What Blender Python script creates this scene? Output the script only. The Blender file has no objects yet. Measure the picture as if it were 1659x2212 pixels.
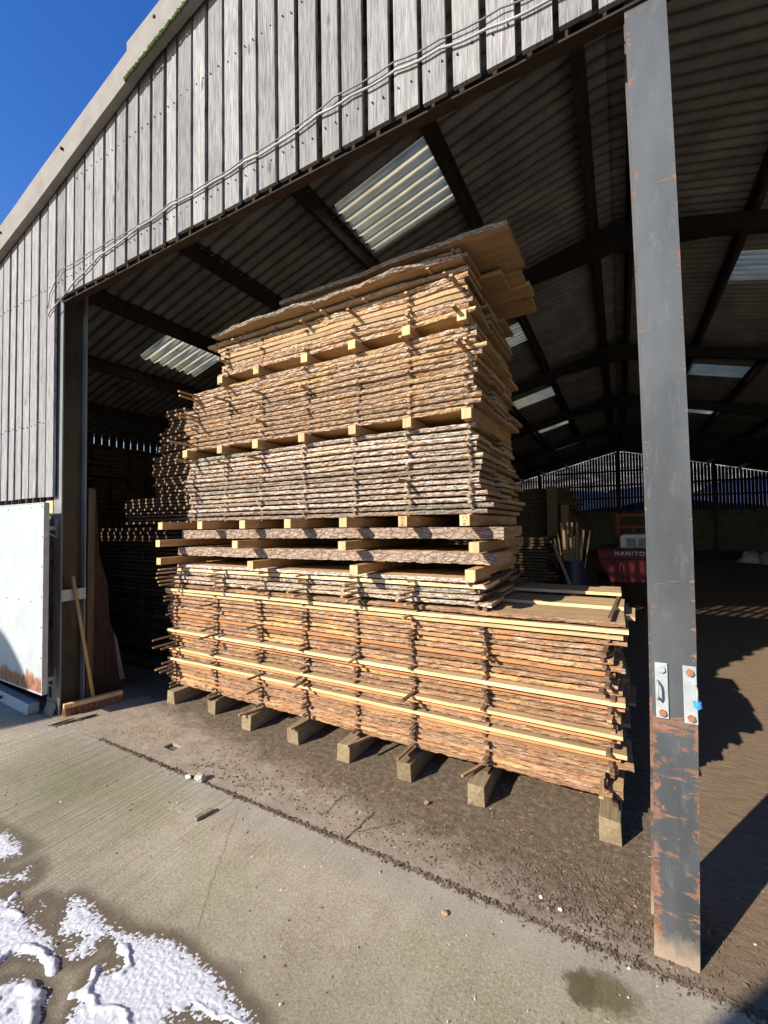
import bpy, math, random
from mathutils import Vector, Matrix, noise
random.seed(11)
RN = random.Random(5)
def U(a, b): return RN.uniform(a, b)
scene = bpy.context.scene
C = scene.collection
# ------------------------------------------------------------------ camera
cd = bpy.data.cameras.new('camera'); cam = bpy.data.objects.new('camera', cd); C.objects.link(cam)
scene.camera = cam
cd.sensor_fit = 'VERTICAL'; cd.sensor_height = 24.0; cd.lens = 921.2/2212*24.0
cd.clip_start = 0.02; cd.clip_end = 1500
yaw, pitch, roll = math.radians(29.055), math.radians(1.863), math.radians(-0.799)
fw = Vector((-math.sin(yaw)*math.cos(pitch), math.cos(yaw)*math.cos(pitch), math.sin(pitch)))
r0 = Vector((math.cos(yaw), math.sin(yaw), 0)); u0 = r0.cross(fw)
rr = r0*math.cos(roll)+u0*math.sin(roll); uu = -r0*math.sin(roll)+u0*math.cos(roll)
m = Matrix((rr, uu, -fw)).transposed().to_4x4(); m.translation = Vector((0, 0, 1.6))
cam.matrix_world = m
# ------------------------------------------------------------------ world, sun, exposure
world = bpy.data.worlds.new('World'); scene.world = world; world.use_nodes = True
wt = world.node_tree; bg = wt.nodes['Background']
sky = wt.nodes.new('ShaderNodeTexSky'); sky.sky_type = 'NISHITA'; sky.sun_disc = False
SD = Vector((.515, 1, -.60)).normalized()
sky.sun_elevation = math.asin(-SD.z); sky.sun_rotation = math.atan2(-SD.x, -SD.y) % (2*math.pi)
sky.air_density = 1.25; sky.dust_density = 0.2; sky.ozone_density = 3.0
hsv = wt.nodes.new('ShaderNodeHueSaturation'); hsv.inputs['Hue'].default_value = .520; hsv.inputs['Saturation'].default_value = 1.35; hsv.inputs['Value'].default_value = 1.35
wt.links.new(sky.outputs[0], hsv.inputs['Color']); wt.links.new(hsv.outputs[0], bg.inputs[0]); bg.inputs[1].default_value = 0.085
sl = bpy.data.lights.new('sun', 'SUN'); sl.energy = 4.8; sl.angle = math.radians(0.53); sl.color = (1, .93, .82)
so = bpy.data.objects.new('sun', sl); C.objects.link(so); so.rotation_euler = SD.to_track_quat('-Z', 'Y').to_euler()
vs = scene.view_settings; vs.view_transform = 'Standard'; vs.look = 'None'; vs.gamma = 1; vs.exposure = 0.8
scene.render.resolution_x = 768; scene.render.resolution_y = 1024
# ------------------------------------------------------------------ material helpers
class NT:
    def __init__(s, name, rough=.8, metal=0.0, spec=.3):
        s.m = bpy.data.materials.new(name); s.m.use_nodes = True; s.t = s.m.node_tree
        s.b = s.t.nodes['Principled BSDF']; s.b.inputs['Roughness'].default_value = rough
        s.b.inputs['Metallic'].default_value = metal; s.b.inputs['Specular IOR Level'].default_value = spec
    def n(s, k, **kw):
        o = s.t.nodes.new(k)
        for a, v in kw.items(): setattr(o, a, v)
        return o
    def l(s, a, b): s.t.links.new(a, b)
    def val(s, x): return x
    def coord(s, scale=(1, 1, 1), rnd=True, loc=(0, 0, 0), rot=(0, 0, 0)):
        tc = s.n('ShaderNodeTexCoord'); mp = s.n('ShaderNodeMapping')
        mp.inputs['Scale'].default_value = scale; mp.inputs['Rotation'].default_value = rot
        mp.inputs['Location'].default_value = loc
        src = tc.outputs['Object']
        if rnd:
            oi = s.n('ShaderNodeObjectInfo'); mu = s.n('ShaderNodeVectorMath', operation='SCALE')
            cb = s.n('ShaderNodeCombineXYZ'); s.l(oi.outputs['Random'], cb.inputs[0]); s.l(oi.outputs['Random'], cb.inputs[2])
            s.l(cb.outputs[0], mu.inputs[0]); mu.inputs['Scale'].default_value = 37.0
            ad = s.n('ShaderNodeVectorMath', operation='ADD'); s.l(src, ad.inputs[0]); s.l(mu.outputs[0], ad.inputs[1]); src = ad.outputs[0]
        s.l(src, mp.inputs['Vector']); return mp.outputs[0]
    def noise(s, vec, scale, detail=4, rough=.6, dist=0):
        o = s.n('ShaderNodeTexNoise'); s.l(vec, o.inputs['Vector'])
        o.inputs['Scale'].default_value = scale; o.inputs['Detail'].default_value = detail
        o.inputs['Roughness'].default_value = rough; o.inputs['Distortion'].default_value = dist
        return o.outputs['Fac']
    def ramp(s, fac, stops, interp='LINEAR'):
        o = s.n('ShaderNodeValToRGB'); s.l(fac, o.inputs[0]); e = o.color_ramp; e.interpolation = interp
        while len(e.elements) < len(stops): e.elements.new(.5)
        for el, (p, c) in zip(e.elements, stops):
            el.position = p; el.color = (*c, 1) if hasattr(c, '__len__') else (c, c, c, 1)
        return o.outputs[0]
    def mix(s, fac, a, b, mode='MIX'):
        o = s.n('ShaderNodeMix', data_type='RGBA', blend_type=mode)
        for sock, v in ((o.inputs[0], fac), (o.inputs[6], a), (o.inputs[7], b)):
            if isinstance(v, (int, float)): sock.default_value = v
            elif isinstance(v, tuple): sock.default_value = (*v, 1)
            else: s.l(v, sock)
        return o.outputs[2]
    def math(s, op, a, b=0.0, clamp=False):
        o = s.n('ShaderNodeMath', operation=op, use_clamp=clamp)
        for sock, v in ((o.inputs[0], a), (o.inputs[1], b)):
            if isinstance(v, (int, float)): sock.default_value = v
            else: s.l(v, sock)
        return o.outputs[0]
    def sep(s, vec):
        o = s.n('ShaderNodeSeparateXYZ'); s.l(vec, o.inputs[0]); return o.outputs
    def attr(s, name): o = s.n('ShaderNodeAttribute', attribute_name=name); return o.outputs['Fac']
    def bump(s, h, strength=.5, dist=.01, prev=None):
        o = s.n('ShaderNodeBump'); o.inputs['Strength'].default_value = strength; o.inputs['Distance'].default_value = dist
        s.l(h, o.inputs['Height'])
        if prev is not None: s.l(prev, o.inputs['Normal'])
        s.l(o.outputs[0], s.b.inputs['Normal']); return o.outputs[0]
    def col(s, c):
        if isinstance(c, tuple): s.b.inputs['Base Color'].default_value = (*c, 1)
        else: s.l(c, s.b.inputs['Base Color'])
        return s
def bark(name, pale, mid, dark, inner, inner_amt, green=None, vs=30, va=.55, sx=.45, bd=.011, rowmix=.35, pp=(.3, .43, .56, .75), bare=0.0, barec=(.74, .48, .24)):
    t = NT(name, .95, spec=.1)
    v = t.coord((1, 1, 1)); st = t.coord((sx, 1, 1.3))
    base = t.noise(st, 56, 6, .76, .7)
    c = t.ramp(base, [(pp[0], dark), (pp[1], mid), (pp[2], pale), (pp[3], tuple(min(1, k*1.15) for k in pale))])
    big = t.noise(t.coord((.35, 1, 1)), 9, 3, .55)
    c = t.mix(t.ramp(big, [(.35, 0), (.65, .55)]), c, mid)
    pt = t.noise(t.coord((.5, 1, 1), loc=(3, 1, 2)), 14, 4, .6)
    a = .62-inner_amt
    c = t.mix(t.ramp(pt, [(a, 0), (a+.03, .85)]), c, inner)
    if green: c = t.mix(t.ramp(t.noise(t.coord((.3, 1, 1), loc=(7, 3, 1)), 4.5, 3, .5), [(.5, 0), (.6, .6)]), c, green)
    vo = t.n('ShaderNodeTexVoronoi', feature='DISTANCE_TO_EDGE'); t.l(t.coord((sx, 1, 1.2)), vo.inputs['Vector']); vo.inputs['Scale'].default_value = vs
    cr = t.ramp(vo.outputs['Distance'], [(0, 0), (.09, 1)])
    c = t.mix(t.math('MULTIPLY', t.math('SUBTRACT', 1.0, cr), va), c, dark)
    h = t.math('ADD', base, t.math('MULTIPLY', cr, .5))
    t.bump(h, 1.0, bd)
    if bare:
        bn = t.noise(t.coord((.12, 1, 1), loc=(11, 4, 6)), 9, 5, .6); fg = t.noise(t.coord((.2, 1, 1), loc=(1, 4, 6)), 90, 3, .6)
        bc = t.mix(t.ramp(fg, [(.35, 0), (.65, 1)]), barec, tuple(k*.72 for k in barec))
        bk = t.ramp(bn, [(.60-bare, 0), (.625-bare, .92)]); c = t.mix(bk, c, bc)
    oi = t.n('ShaderNodeObjectInfo')
    r2 = t.math('FRACT', t.math('MULTIPLY', oi.outputs['Random'], 17.3))
    c = t.mix(t.ramp(r2, [(.55, 0), (1, rowmix)]), c, inner); r3 = t.math('FRACT', t.math('MULTIPLY', oi.outputs['Random'], 41.7))
    c = t.mix(t.ramp(r3, [(.5, 0), (1, .5)]), c, tuple(k*.62 for k in mid))
    hs = t.n('ShaderNodeHueSaturation'); t.l(c, hs.inputs['Color'])
    t.l(t.math('ADD', t.math('MULTIPLY', oi.outputs['Random'], .40), .78), hs.inputs['Value'])
    return t.col(hs.outputs[0]).m
def wood(name, a, b, stain, gs=1.0, rough=.75, axis=0, satv=.3):
    t = NT(name, rough, spec=.25)
    sc = [14, 14, 14]; sc[axis] = .7
    g = t.noise(t.coord(tuple(sc)), 3*gs, 5, .65, .3)
    fine = [90, 90, 90]; fine[axis] = 5
    f = t.noise(t.coord(tuple(fine)), 2.0, 3, .6)
    c = t.mix(t.ramp(g, [(.40, 0), (.60, 1)]), a, b)
    c = t.mix(t.math('MULTIPLY', t.ramp(f, [(.42, 0), (.62, 1)]), .5), c, stain)
    ks = [9, 9, 9]; ks[axis] = 3
    vk = t.n('ShaderNodeTexVoronoi'); t.l(t.coord(tuple(ks)), vk.inputs['Vector']); vk.inputs['Scale'].default_value = 1.0
    c = t.mix(t.math('MULTIPLY', t.ramp(vk.outputs['Distance'], [(.06, 1), (.12, 0)]), .7), c, tuple(k_*.5 for k_ in stain))
    big = t.noise(t.coord((1, 3, 3) if axis == 0 else (3, 3, 1), loc=(5, 5, 5)), 2.2, 3, .6)
    c = t.mix(t.ramp(big, [(.52, 0), (.72, .45)]), c, stain)
    oi = t.n('ShaderNodeObjectInfo'); hs = t.n('ShaderNodeHueSaturation'); t.l(c, hs.inputs['Color'])
    t.l(t.math('ADD', t.math('MULTIPLY', oi.outputs['Random'], satv), 1-satv*.6), hs.inputs['Value'])
    t.bump(t.math('ADD', f, g), .25, .003)
    return t.col(hs.outputs[0]).m
M = {}
M['bark_grey'] = bark('bark_grey', (.76, .65, .55), (.42, .30, .22), (.05, .034, .025), (.48, .24, .12), .0, (.33, .35, .27), 46, .38, .36, .009, .12, (.34, .44, .54, .72), .015, (.70, .50, .32))
M['bark_tan'] = bark('bark_tan', (.80, .65, .50), (.46, .29, .175), (.07, .042, .028), (.58, .29, .13), .045, None, 46, .38, .33, .010, .22, (.32, .42, .52, .70), .055, (.78, .52, .27))
M['bark_red'] = bark('bark_red', (.60, .44, .31), (.33, .185, .105), (.07, .038, .024), (.48, .22, .09), .05, None, 46, .30, .17, .006, .45, (.32, .47, .62, .8), .045, (.72, .41, .18))
M['bark_slab'] = bark('bark_slab', (.62, .50, .41), (.40, .28, .20), (.07, .04, .03), (.55, .2, .1), -.03)
M['wood_fresh'] = wood('wood_fresh', (.88, .68, .38), (.78, .54, .26), (.58, .32, .13), satv=.15)
M['wood_tan'] = wood('wood_tan', (.56, .38, .20), (.42, .265, .13), (.25, .155, .085))
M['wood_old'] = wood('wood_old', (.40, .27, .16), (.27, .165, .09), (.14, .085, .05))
M['wood_orange'] = wood('wood_orange', (.62, .28, .11), (.50, .20, .08), (.38, .12, .05))
M['wood_end'] = wood('wood_end', (.56, .38, .21), (.40, .25, .13), (.22, .13, .07), axis=1, satv=.6)
M['sticker'] = wood('sticker', (.48, .32, .17), (.34, .20, .10), (.16, .09, .05), axis=1)
M['sticker_pale'] = wood('sticker_pale', (.60, .43, .25), (.48, .32, .17), (.3, .18, .09), axis=1)
M['beam'] = wood('beam', (.56, .34, .15), (.44, .25, .10), (.26, .14, .06), axis=1)
M['beam_end'] = wood('beam_end', (.72, .52, .28), (.60, .40, .20), (.42, .27, .13), axis=2)
M['bearer'] = wood('bearer', (.34, .26, .15), (.24, .18, .10), (.12, .09, .05), axis=1)
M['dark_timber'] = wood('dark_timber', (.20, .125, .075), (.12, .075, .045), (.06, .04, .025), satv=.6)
M['stripe_end'] = wood('stripe_end', (.75, .62, .38), (.55, .42, .24), (.3, .2, .1))
def plain(name, c, rough=.6, metal=0, var=.25, scale=6, bump=.15, spec=.3):
    t = NT(name, rough, metal, spec); v = t.coord((1, 1, 1))
    f = t.noise(v, scale, 5, .65)
    k = t.ramp(f, [(.3, tuple(x*(1-var) for x in c)), (.7, tuple(min(1, x*(1+var)) for x in c))])
    t.bump(t.noise(v, scale*9, 4, .6), bump, .004); return t.col(k).m
# weathered cladding, one tone value per plank
def clad(name, lo, hi, green):
    t = NT(name, .9, spec=.15); rnd = t.attr('tone')
    cb = t.n('ShaderNodeCombineXYZ'); t.l(t.math('MULTIPLY', rnd, 60.0), cb.inputs[2]); t.l(t.math('MULTIPLY', rnd, 23.0), cb.inputs[0])
    def vec(sc):
        tc = t.n('ShaderNodeTexCoord'); ad = t.n('ShaderNodeVectorMath', operation='ADD'); t.l(tc.outputs['Object'], ad.inputs[0]); t.l(cb.outputs[0], ad.inputs[1])
        mp = t.n('ShaderNodeMapping'); mp.inputs['Scale'].default_value = sc; t.l(ad.outputs[0], mp.inputs['Vector']); return mp.outputs[0]
    g = t.noise(vec((34, 5, 1.1)), 2.4, 6, .7, .5)
    f = t.noise(vec((150, 10, 4)), 2.0, 4, .65)
    c = t.mix(t.ramp(g, [(.28, 0), (.72, 1)]), lo, hi)
    c = t.mix(t.ramp(f, [(.36, .75), (.54, 0)]), c, tuple(k*.45 for k in lo)); c = t.mix(t.ramp(f, [(.60, 0), (.74, .45)]), c, (.60, .58, .57))
    vo = t.n('ShaderNodeTexVoronoi'); t.l(vec((7, 1, 2.0)), vo.inputs['Vector']); vo.inputs['Scale'].default_value = 1.0
    kn = t.ramp(vo.outputs['Distance'], [(.05, 1), (.11, 0)])
    c = t.mix(t.math('MULTIPLY', kn, .75), c, tuple(k*.33 for k in lo))
    big = t.noise(vec((2, 1, 2)), 1.3, 3, .5)
    c = t.mix(t.ramp(big, [(.5, 0), (.75, .35)]), c, green)
    hs = t.n('ShaderNodeHueSaturation'); t.l(c, hs.inputs['Color']); t.l(t.math('ADD', t.math('MULTIPLY', rnd, .4), .78), hs.inputs['Value'])
    t.bump(t.math('ADD', g, t.math('MULTIPLY', f, .8)), .5, .003)
    return t.col(hs.outputs[0]).m
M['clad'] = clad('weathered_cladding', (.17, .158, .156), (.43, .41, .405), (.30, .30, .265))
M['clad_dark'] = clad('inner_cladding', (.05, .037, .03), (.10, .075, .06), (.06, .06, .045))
# corrugated fibre cement
t = NT('fibre_cement', .9, spec=.1); v = t.coord((1, 1, 1), False)
c = t.ramp(t.noise(v, 2.3, 6, .7), [(.3, (.17, .17, .163)), (.7, (.36, .36, .35))])
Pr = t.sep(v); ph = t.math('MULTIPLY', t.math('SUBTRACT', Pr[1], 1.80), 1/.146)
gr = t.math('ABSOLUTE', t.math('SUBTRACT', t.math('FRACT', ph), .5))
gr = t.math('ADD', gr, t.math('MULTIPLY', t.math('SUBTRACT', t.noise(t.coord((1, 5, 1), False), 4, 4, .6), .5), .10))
c = t.mix(t.ramp(gr, [(.33, 0), (.47, .75)]), c, (.05, .046, .042))  # grooves darkened: rib shading put into the sheet colour
c = t.mix(t.ramp(t.noise(t.coord((1, 1, 1), False, loc=(9, 2, 0)), .9, 4, .6), [(.4, 0), (.7, .4)]), c, (.11, .10, .085))
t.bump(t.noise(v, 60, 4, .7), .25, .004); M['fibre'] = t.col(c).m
# translucent roof light sheet
t = NT('roof_light', .5); c = t.ramp(t.noise(t.coord((1, 5, 1), False), 2.5, 5, .7), [(.3, (.60, .56, .43)), (.7, (.84, .79, .64))])
tr = t.n('ShaderNodeBsdfTranslucent'); t.l(c, tr.inputs['Color']); df = t.n('ShaderNodeBsdfDiffuse'); t.l(c, df.inputs['Color'])
ms = t.n('ShaderNodeMixShader'); ms.inputs[0].default_value = .78; t.l(df.outputs[0], ms.inputs[1]); t.l(tr.outputs[0], ms.inputs[2])
t.l(ms.outputs[0], t.t.nodes['Material Output'].inputs['Surface']); M['grp'] = t.m
# dark painted steel with flaking rust
def steel(name, paint, rustc, low=True, amt=0.0):
    t = NT(name, .5, spec=.4); tc = t.n('ShaderNodeTexCoord'); P = t.sep(tc.outputs['Object'])
    v = t.coord((1, 1, 1), False)
    p = t.mix(t.ramp(t.noise(t.coord((1, 1, .35), False), 5, 5, .6), [(.35, 0), (.7, 1)]), paint, tuple(k*1.5+.01 for k in paint))
    p = t.mix(t.ramp(t.noise(t.coord((3, 3, .8), False, loc=(2, 2, 2)), 9, 6, .75), [(.56, 0), (.72, .22)]), p, (.26, .26, .25))
    n1 = t.noise(t.coord((1.0, 1, .8), False), 16, 9, .8, .3)
    n2 = t.noise(t.coord((1, 1, 5.0), False, loc=(4, 0, 1)), 5, 7, .75, .4)
    rust = t.math('MAXIMUM', n1, t.math('SUBTRACT', n2, -.012))
    if low:
        zf = t.ramp(P[2], [(0, 1), (.04, .62), (.3, .5), (.82, .52), (.88, .2), (1, 0)])
        zz = t.math('MULTIPLY', P[2], 1.0); rust = t.math('ADD', rust, t.math('MULTIPLY', t.ramp(t.math('MULTIPLY', zz, 1.0), [(0, 1), (.05, .55), (.35, .42), (.72, .5), (.85, .85), (.9, .1), (1, 0)]), .152))
        ex = t.math('ABSOLUTE', t.math('SUBTRACT', P[0], .150))
        rust = t.math('ADD', rust, t.ramp(ex, [(.050, 0), (.068, .085)]))
    k = t.ramp(rust, [(.663+amt, 0), (.680+amt, 1)])
    rc = t.ramp(t.noise(v, 30, 5, .7), [(.3, tuple(x*.45 for x in rustc)), (.55, rustc), (.8, tuple(min(1, x*1.5) for x in rustc))])
    c = t.mix(k, p, rc)
    if low:
        d = t.math('ADD', P[2], t.math('MULTIPLY', t.noise(t.coord((1, 1, .4), False), 40, 4, .6), .12))
        c = t.mix(t.ramp(d, [(.085, .85), (.17, 0)]), c, (.34, .26, .18))
    t.bump(t.math('SUBTRACT', 1.0, k), .35, .002)
    t.l(t.ramp(k, [(0, .42), (1, .9)]), t.b.inputs['Roughness'])
    return t.col(c).m
M['steel'] = steel('painted_steel', (.056, .060, .062), (.23, .12, .075))
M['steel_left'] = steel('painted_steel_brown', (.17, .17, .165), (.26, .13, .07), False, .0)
M['web'] = steel('shade_darkened_web', (.032, .026, .018), (.07, .035, .02), False, -.02)  # rusty brown web, darkened further: its shade is put into the colour
M['frame'] = steel('frame_steel', (.014, .013, .012), (.04, .022, .015), False, -.1)
M['purlin'] = steel('purlin_steel', (.040, .026, .019), (.065, .036, .024), False, -.08)
M['galv'] = plain('galvanised', (.42, .45, .44), .5, .25, .18, 14)
M['galv_blue'] = plain('galvanised_beam', (.36, .41, .44), .5, .2, .15, 10)
t = NT('door_sheet', .5, .1); tc = t.n('ShaderNodeTexCoord'); P = t.sep(tc.outputs['Object'])
c = t.ramp(t.noise(t.coord((1, 1, .5), False), 8, 6, .7), [(.3, (.36, .40, .40)), (.7, (.47, .51, .50))])
rz = t.math('ADD', P[2], t.math('MULTIPLY', t.noise(t.coord((1, 1, .45), False), 9, 6, .7), .35))
rk = t.ramp(rz, [(.54, 1), (.575, 0)])
rc = t.ramp(t.noise(t.coord((1, 1, .5), False), 22, 5, .7), [(.3, (.13, .055, .035)), (.6, (.36, .17, .10)), (.8, (.5, .36, .26))])
t.bump(t.noise(t.coord((1, 1, 1), False), 3, 3, .5), .25, .02)
M['door'] = t.col(t.mix(rk, c, rc)).m
M['rust'] = plain('rust_bolt', (.34, .15, .08), .9, 0, .4, 40)
M['rust_dark'] = plain('rusty_angle', (.034, .022, .015), .9, 0, .4, 12)
M['barge'] = plain('barge_grey', (.235, .21, .185), .85, 0, .16, 5, .3)
M['moss'] = plain('moss', (.06, .085, .02), 1, 0, .5, 60, .9)
M['cable'] = plain('cable_pvc', (.38, .36, .33), .5)
M['cable_dark'] = plain('cable_grey', (.16, .16, .155), .5)
M['block'] = plain('block_wall', (.20, .18, .155), .95, 0, .3, 3)
M['red'] = plain('red_paint', (.16, .014, .018), .45, 0, .3, 5)
M['orange_red'] = plain('mast_paint', (.22, .04, .022), .6, 0, .3, 5)
M['silver'] = plain('grille_paint', (.62, .62, .58), .5)
M['black'] = plain('black_rubber', (.02, .02, .02), .8)
M['letter'] = plain('letter_white', (.60, .58, .55), .6)
M['blue_plastic'] = plain('blue_plastic', (.012, .022, .045), .4)
M['tarp'] = plain('blue_tarpaulin', (.018, .03, .08), .5, 0, .5, .8)
M['blue_tape'] = plain('blue_tape', (.05, .28, .65), .4)
M['bag'] = plain('bulk_bag', (.62, .62, .60), .7, 0, .2, 5, .6)
M['stone'] = plain('stone', (.40, .37, .32), .9, 0, .35, 30)
M['white_stone'] = plain('white_stone', (.75, .74, .7), .8, 0, .1, 20)
M['chip'] = plain('bark_chip', (.12, .087, .060), .95, 0, .7, 25)
M['chip_pale'] = plain('pale_chip', (.36, .235, .14), .95, 0, .5, 25)
M['stamp'] = plain('stamp_ink', (.10, .04, .02), .9)
M['hedge'] = plain('hedge_leaf', (.05, .08, .03), .9)
M['blocker_coat'] = plain('shade_blocker_coat', (.3, .28, .25), .9)
M['slab_red'] = wood('slab_red', (.085, .042, .026), (.05, .026, .017), (.025, .014, .01), axis=2)
M['post'] = wood('post_wood', (.17, .125, .085), (.12, .085, .055), (.06, .04, .025), axis=2)
M['handle'] = wood('broom_handle', (.68, .47, .22), (.58, .38, .16), (.40, .24, .1), axis=2)
M['grey_wood'] = wood('grey_wood', (.30, .25, .20), (.22, .18, .14), (.1, .08, .06))
# concrete yard
t = NT('yard_concrete', .92, spec=.15); v = t.coord((1, 1, 1), False); tc = t.n('ShaderNodeTexCoord'); P = t.sep(tc.outputs['Object'])
c = t.ramp(t.noise(v, 3.2, 8, .72), [(.28, (.34, .285, .19)), (.5, (.52, .452, .32)), (.72, (.65, .59, .45))])
c = t.mix(t.ramp(t.noise(t.coord((1, 1, 1), False, loc=(3, 2, 0)), 1.6, 5, .6), [(.48, 0), (.68, .55)]), c, (.40, .37, .21))
c = t.mix(t.ramp(t.noise(v, 95, 6, .9), [(.38, .8), (.50, 0)]), c, (.17, .13, .085))
c = t.mix(t.ramp(t.noise(t.coord((1, 1, 1), False, loc=(2, 7, 0)), 85, 6, .9), [(.50, 0), (.62, .8)]), c, (.74, .68, .54))
brx0 = t.noise(t.coord((75, 1.2, 1), False, rot=(0, 0, .12)), 1.0, 2, .5)
gm = t.n('ShaderNodeMapRange'); t.l(t.math('ADD', P[0], t.math('MULTIPLY', t.noise(v, 1.3, 3, .6), 2.0)), gm.inputs[0]); gm.inputs[1].default_value = -1.6; gm.inputs[2].default_value = -.3; gm.inputs[3].default_value = 1; gm.inputs[4].default_value = .30
brx = t.math('ADD', t.math('MULTIPLY', t.math('SUBTRACT', brx0, .6), gm.outputs[0]), .6)
lft = t.ramp(P[0], [(0, 0), (1, 1)])
# damp band around the melting snow
wv = t.math('ADD', t.math('ADD', t.math('MULTIPLY', P[0], -.10), P[1]), t.math('MULTIPLY', t.noise(v, 3.5, 4, .6), .42))
c = t.mix(t.ramp(wv, [(.0, .0), (.01, 0)]), c, c)
dm = t.n('ShaderNodeMapRange'); t.l(wv, dm.inputs[0]); dm.inputs[1].default_value = 1.36; dm.inputs[2].default_value = 1.68; dm.inputs[3].default_value = .62; dm.inputs[4].default_value = 0
dx = t.n('ShaderNodeMapRange'); t.l(P[0], dx.inputs[0]); dx.inputs[1].default_value = -1.0; dx.inputs[2].default_value = -.5; dx.inputs[3].default_value = 1; dx.inputs[4].default_value = .25
c = t.mix(t.math('MULTIPLY', t.math('MULTIPLY', dm.outputs[0], dx.outputs[0]), .55), c, (.25, .195, .13))
wetf = t.ramp(t.math('ADD', t.attr('wet'), t.math('MULTIPLY', t.math('SUBTRACT', t.noise(v, 30, 4, .7), .5), .5)), [(.15, 0), (.75, .8)])
c = t.mix(wetf, c, (.15, .112, .075)); t.l(t.ramp(wetf, [(0, .92), (.8, .5)]), t.b.inputs['Roughness'])
# lighter strip next to the joint
lj = t.n('ShaderNodeMapRange'); t.l(t.math('ADD', P[1], t.math('MULTIPLY', t.noise(v, 5, 3, .5), .1)), lj.inputs[0]); lj.inputs[1].default_value = 1.66; lj.inputs[2].default_value = 1.76; lj.inputs[3].default_value = 0; lj.inputs[4].default_value = .45
c = t.mix(lj.outputs[0], c, (.46, .42, .36))
# mossy oil stain by the post
def blob(cx, cy, r0_, r1_, ax, ay):
    dxx = t.math('MULTIPLY', t.math('SUBTRACT', P[0], cx), ax); dyy = t.math('MULTIPLY', t.math('SUBTRACT', P[1], cy), ay)
    d = t.math('SQRT', t.math('ADD', t.math('MULTIPLY', dxx, dxx), t.math('MULTIPLY', dyy, dyy)))
    d = t.math('ADD', t.math('SUBTRACT', d, .05), t.math('ADD', t.math('MULTIPLY', t.noise(v, 16, 7, .75), .12), t.math('MULTIPLY', t.noise(v, 90, 3, .7), .03)))
    q = t.n('ShaderNodeMapRange'); t.l(d, q.inputs[0]); q.inputs[1].default_value = r0_; q.inputs[2].default_value = r1_; q.inputs[3].default_value = .8; q.inputs[4].default_value = 0
    return q.outputs[0]
c = t.mix(blob(-.165, 1.655, .068, .09, 1, .85), c, (.105, .085, .04))
c = t.mix(blob(-.085, 1.675, .078, .12, .8, 1.1), c, (.15, .13, .05))
c = t.mix(blob(-3.1, 1.45, .1, .6, .6, .8), c, (.27, .26, .15))
def crackm(x0_, y0_, x1_, y1_, w_):
    sl_ = (x1_-x0_)/(y1_-y0_)
    d = t.math('ADD', t.math('SUBTRACT', P[0], x0_), t.math('MULTIPLY', t.math('SUBTRACT', P[1], y0_), -sl_))
    d = t.math('ABSOLUTE', t.math('ADD', d, t.math('MULTIPLY', t.math('SUBTRACT', t.noise(v, 11, 6, .7), .5), .07)))
    m_ = t.math('MULTIPLY', t.ramp(d, [(w_*.4, 1), (w_, 0)]), t.math('MULTIPLY', t.math('GREATER_THAN', P[1], min(y0_, y1_)), t.math('LESS_THAN', P[1], max(y0_, y1_))))
    return m_
ck = crackm(-1.962, 1.766, -1.524, 1.159, .006)
c = t.mix(t.math('MULTIPLY', ck, .6), c, (.22, .16, .09))
c = t.mix(t.math('MULTIPLY', crackm(-1.45, 1.60, -1.30, 1.15, .004), .4), c, (.6, .5, .3))
h = t.math('ADD', t.math('ADD', t.math('MULTIPLY', t.noise(v, 70, 3, .6), .5), t.noise(v, 280, 4, .8)), t.math('MULTIPLY', brx, 1.5))
nn = t.bump(t.noise(v, 14, 5, .65), .35, .02); t.bump(h, 1.0, .009, nn)
c = t.mix(t.ramp(brx, [(.36, .5), (.56, 0)]), c, (.20, .16, .11))
M['yard'] = t.col(c).m
# barn floor: concrete under trodden dirt and sawdust
t = NT('barn_floor_dirt', .95, spec=.1); v = t.coord((1, 1, 1), False); tc = t.n('ShaderNodeTexCoord'); P = t.sep(tc.outputs['Object'])
con = t.ramp(t.noise(v, 7, 7, .7), [(.3, (.28, .225, .165)), (.7, (.46, .39, .30))])
dirt = t.ramp(t.noise(v, 26, 8, .78), [(.3, (.075, .054, .036)), (.5, (.175, .132, .09)), (.70, (.32, .25, .175))])
a = t.n('ShaderNodeMapRange'); t.l(t.math('ADD', t.math('ADD', P[1], t.math('MULTIPLY', P[0], .13)), t.math('MULTIPLY', t.noise(v, 6, 8, .75), .75)), a.inputs[0])
a.inputs[1].default_value = 2.18; a.inputs[2].default_value = 2.42; a.inputs[3].default_value = .05; a.inputs[4].default_value = 1
c = t.mix(a.outputs[0], con, dirt)
c = t.mix(t.ramp(t.noise(v, 240, 3, .8), [(.3, .6), (.48, 0)]), c, (.06, .04, .028))
c = t.mix(t.ramp(t.noise(t.coord((.5, 1, 1), False, rot=(0, 0, .7)), 150, 3, .8), [(.66, 0), (.74, .6)]), c, (.44, .33, .2))
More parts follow.
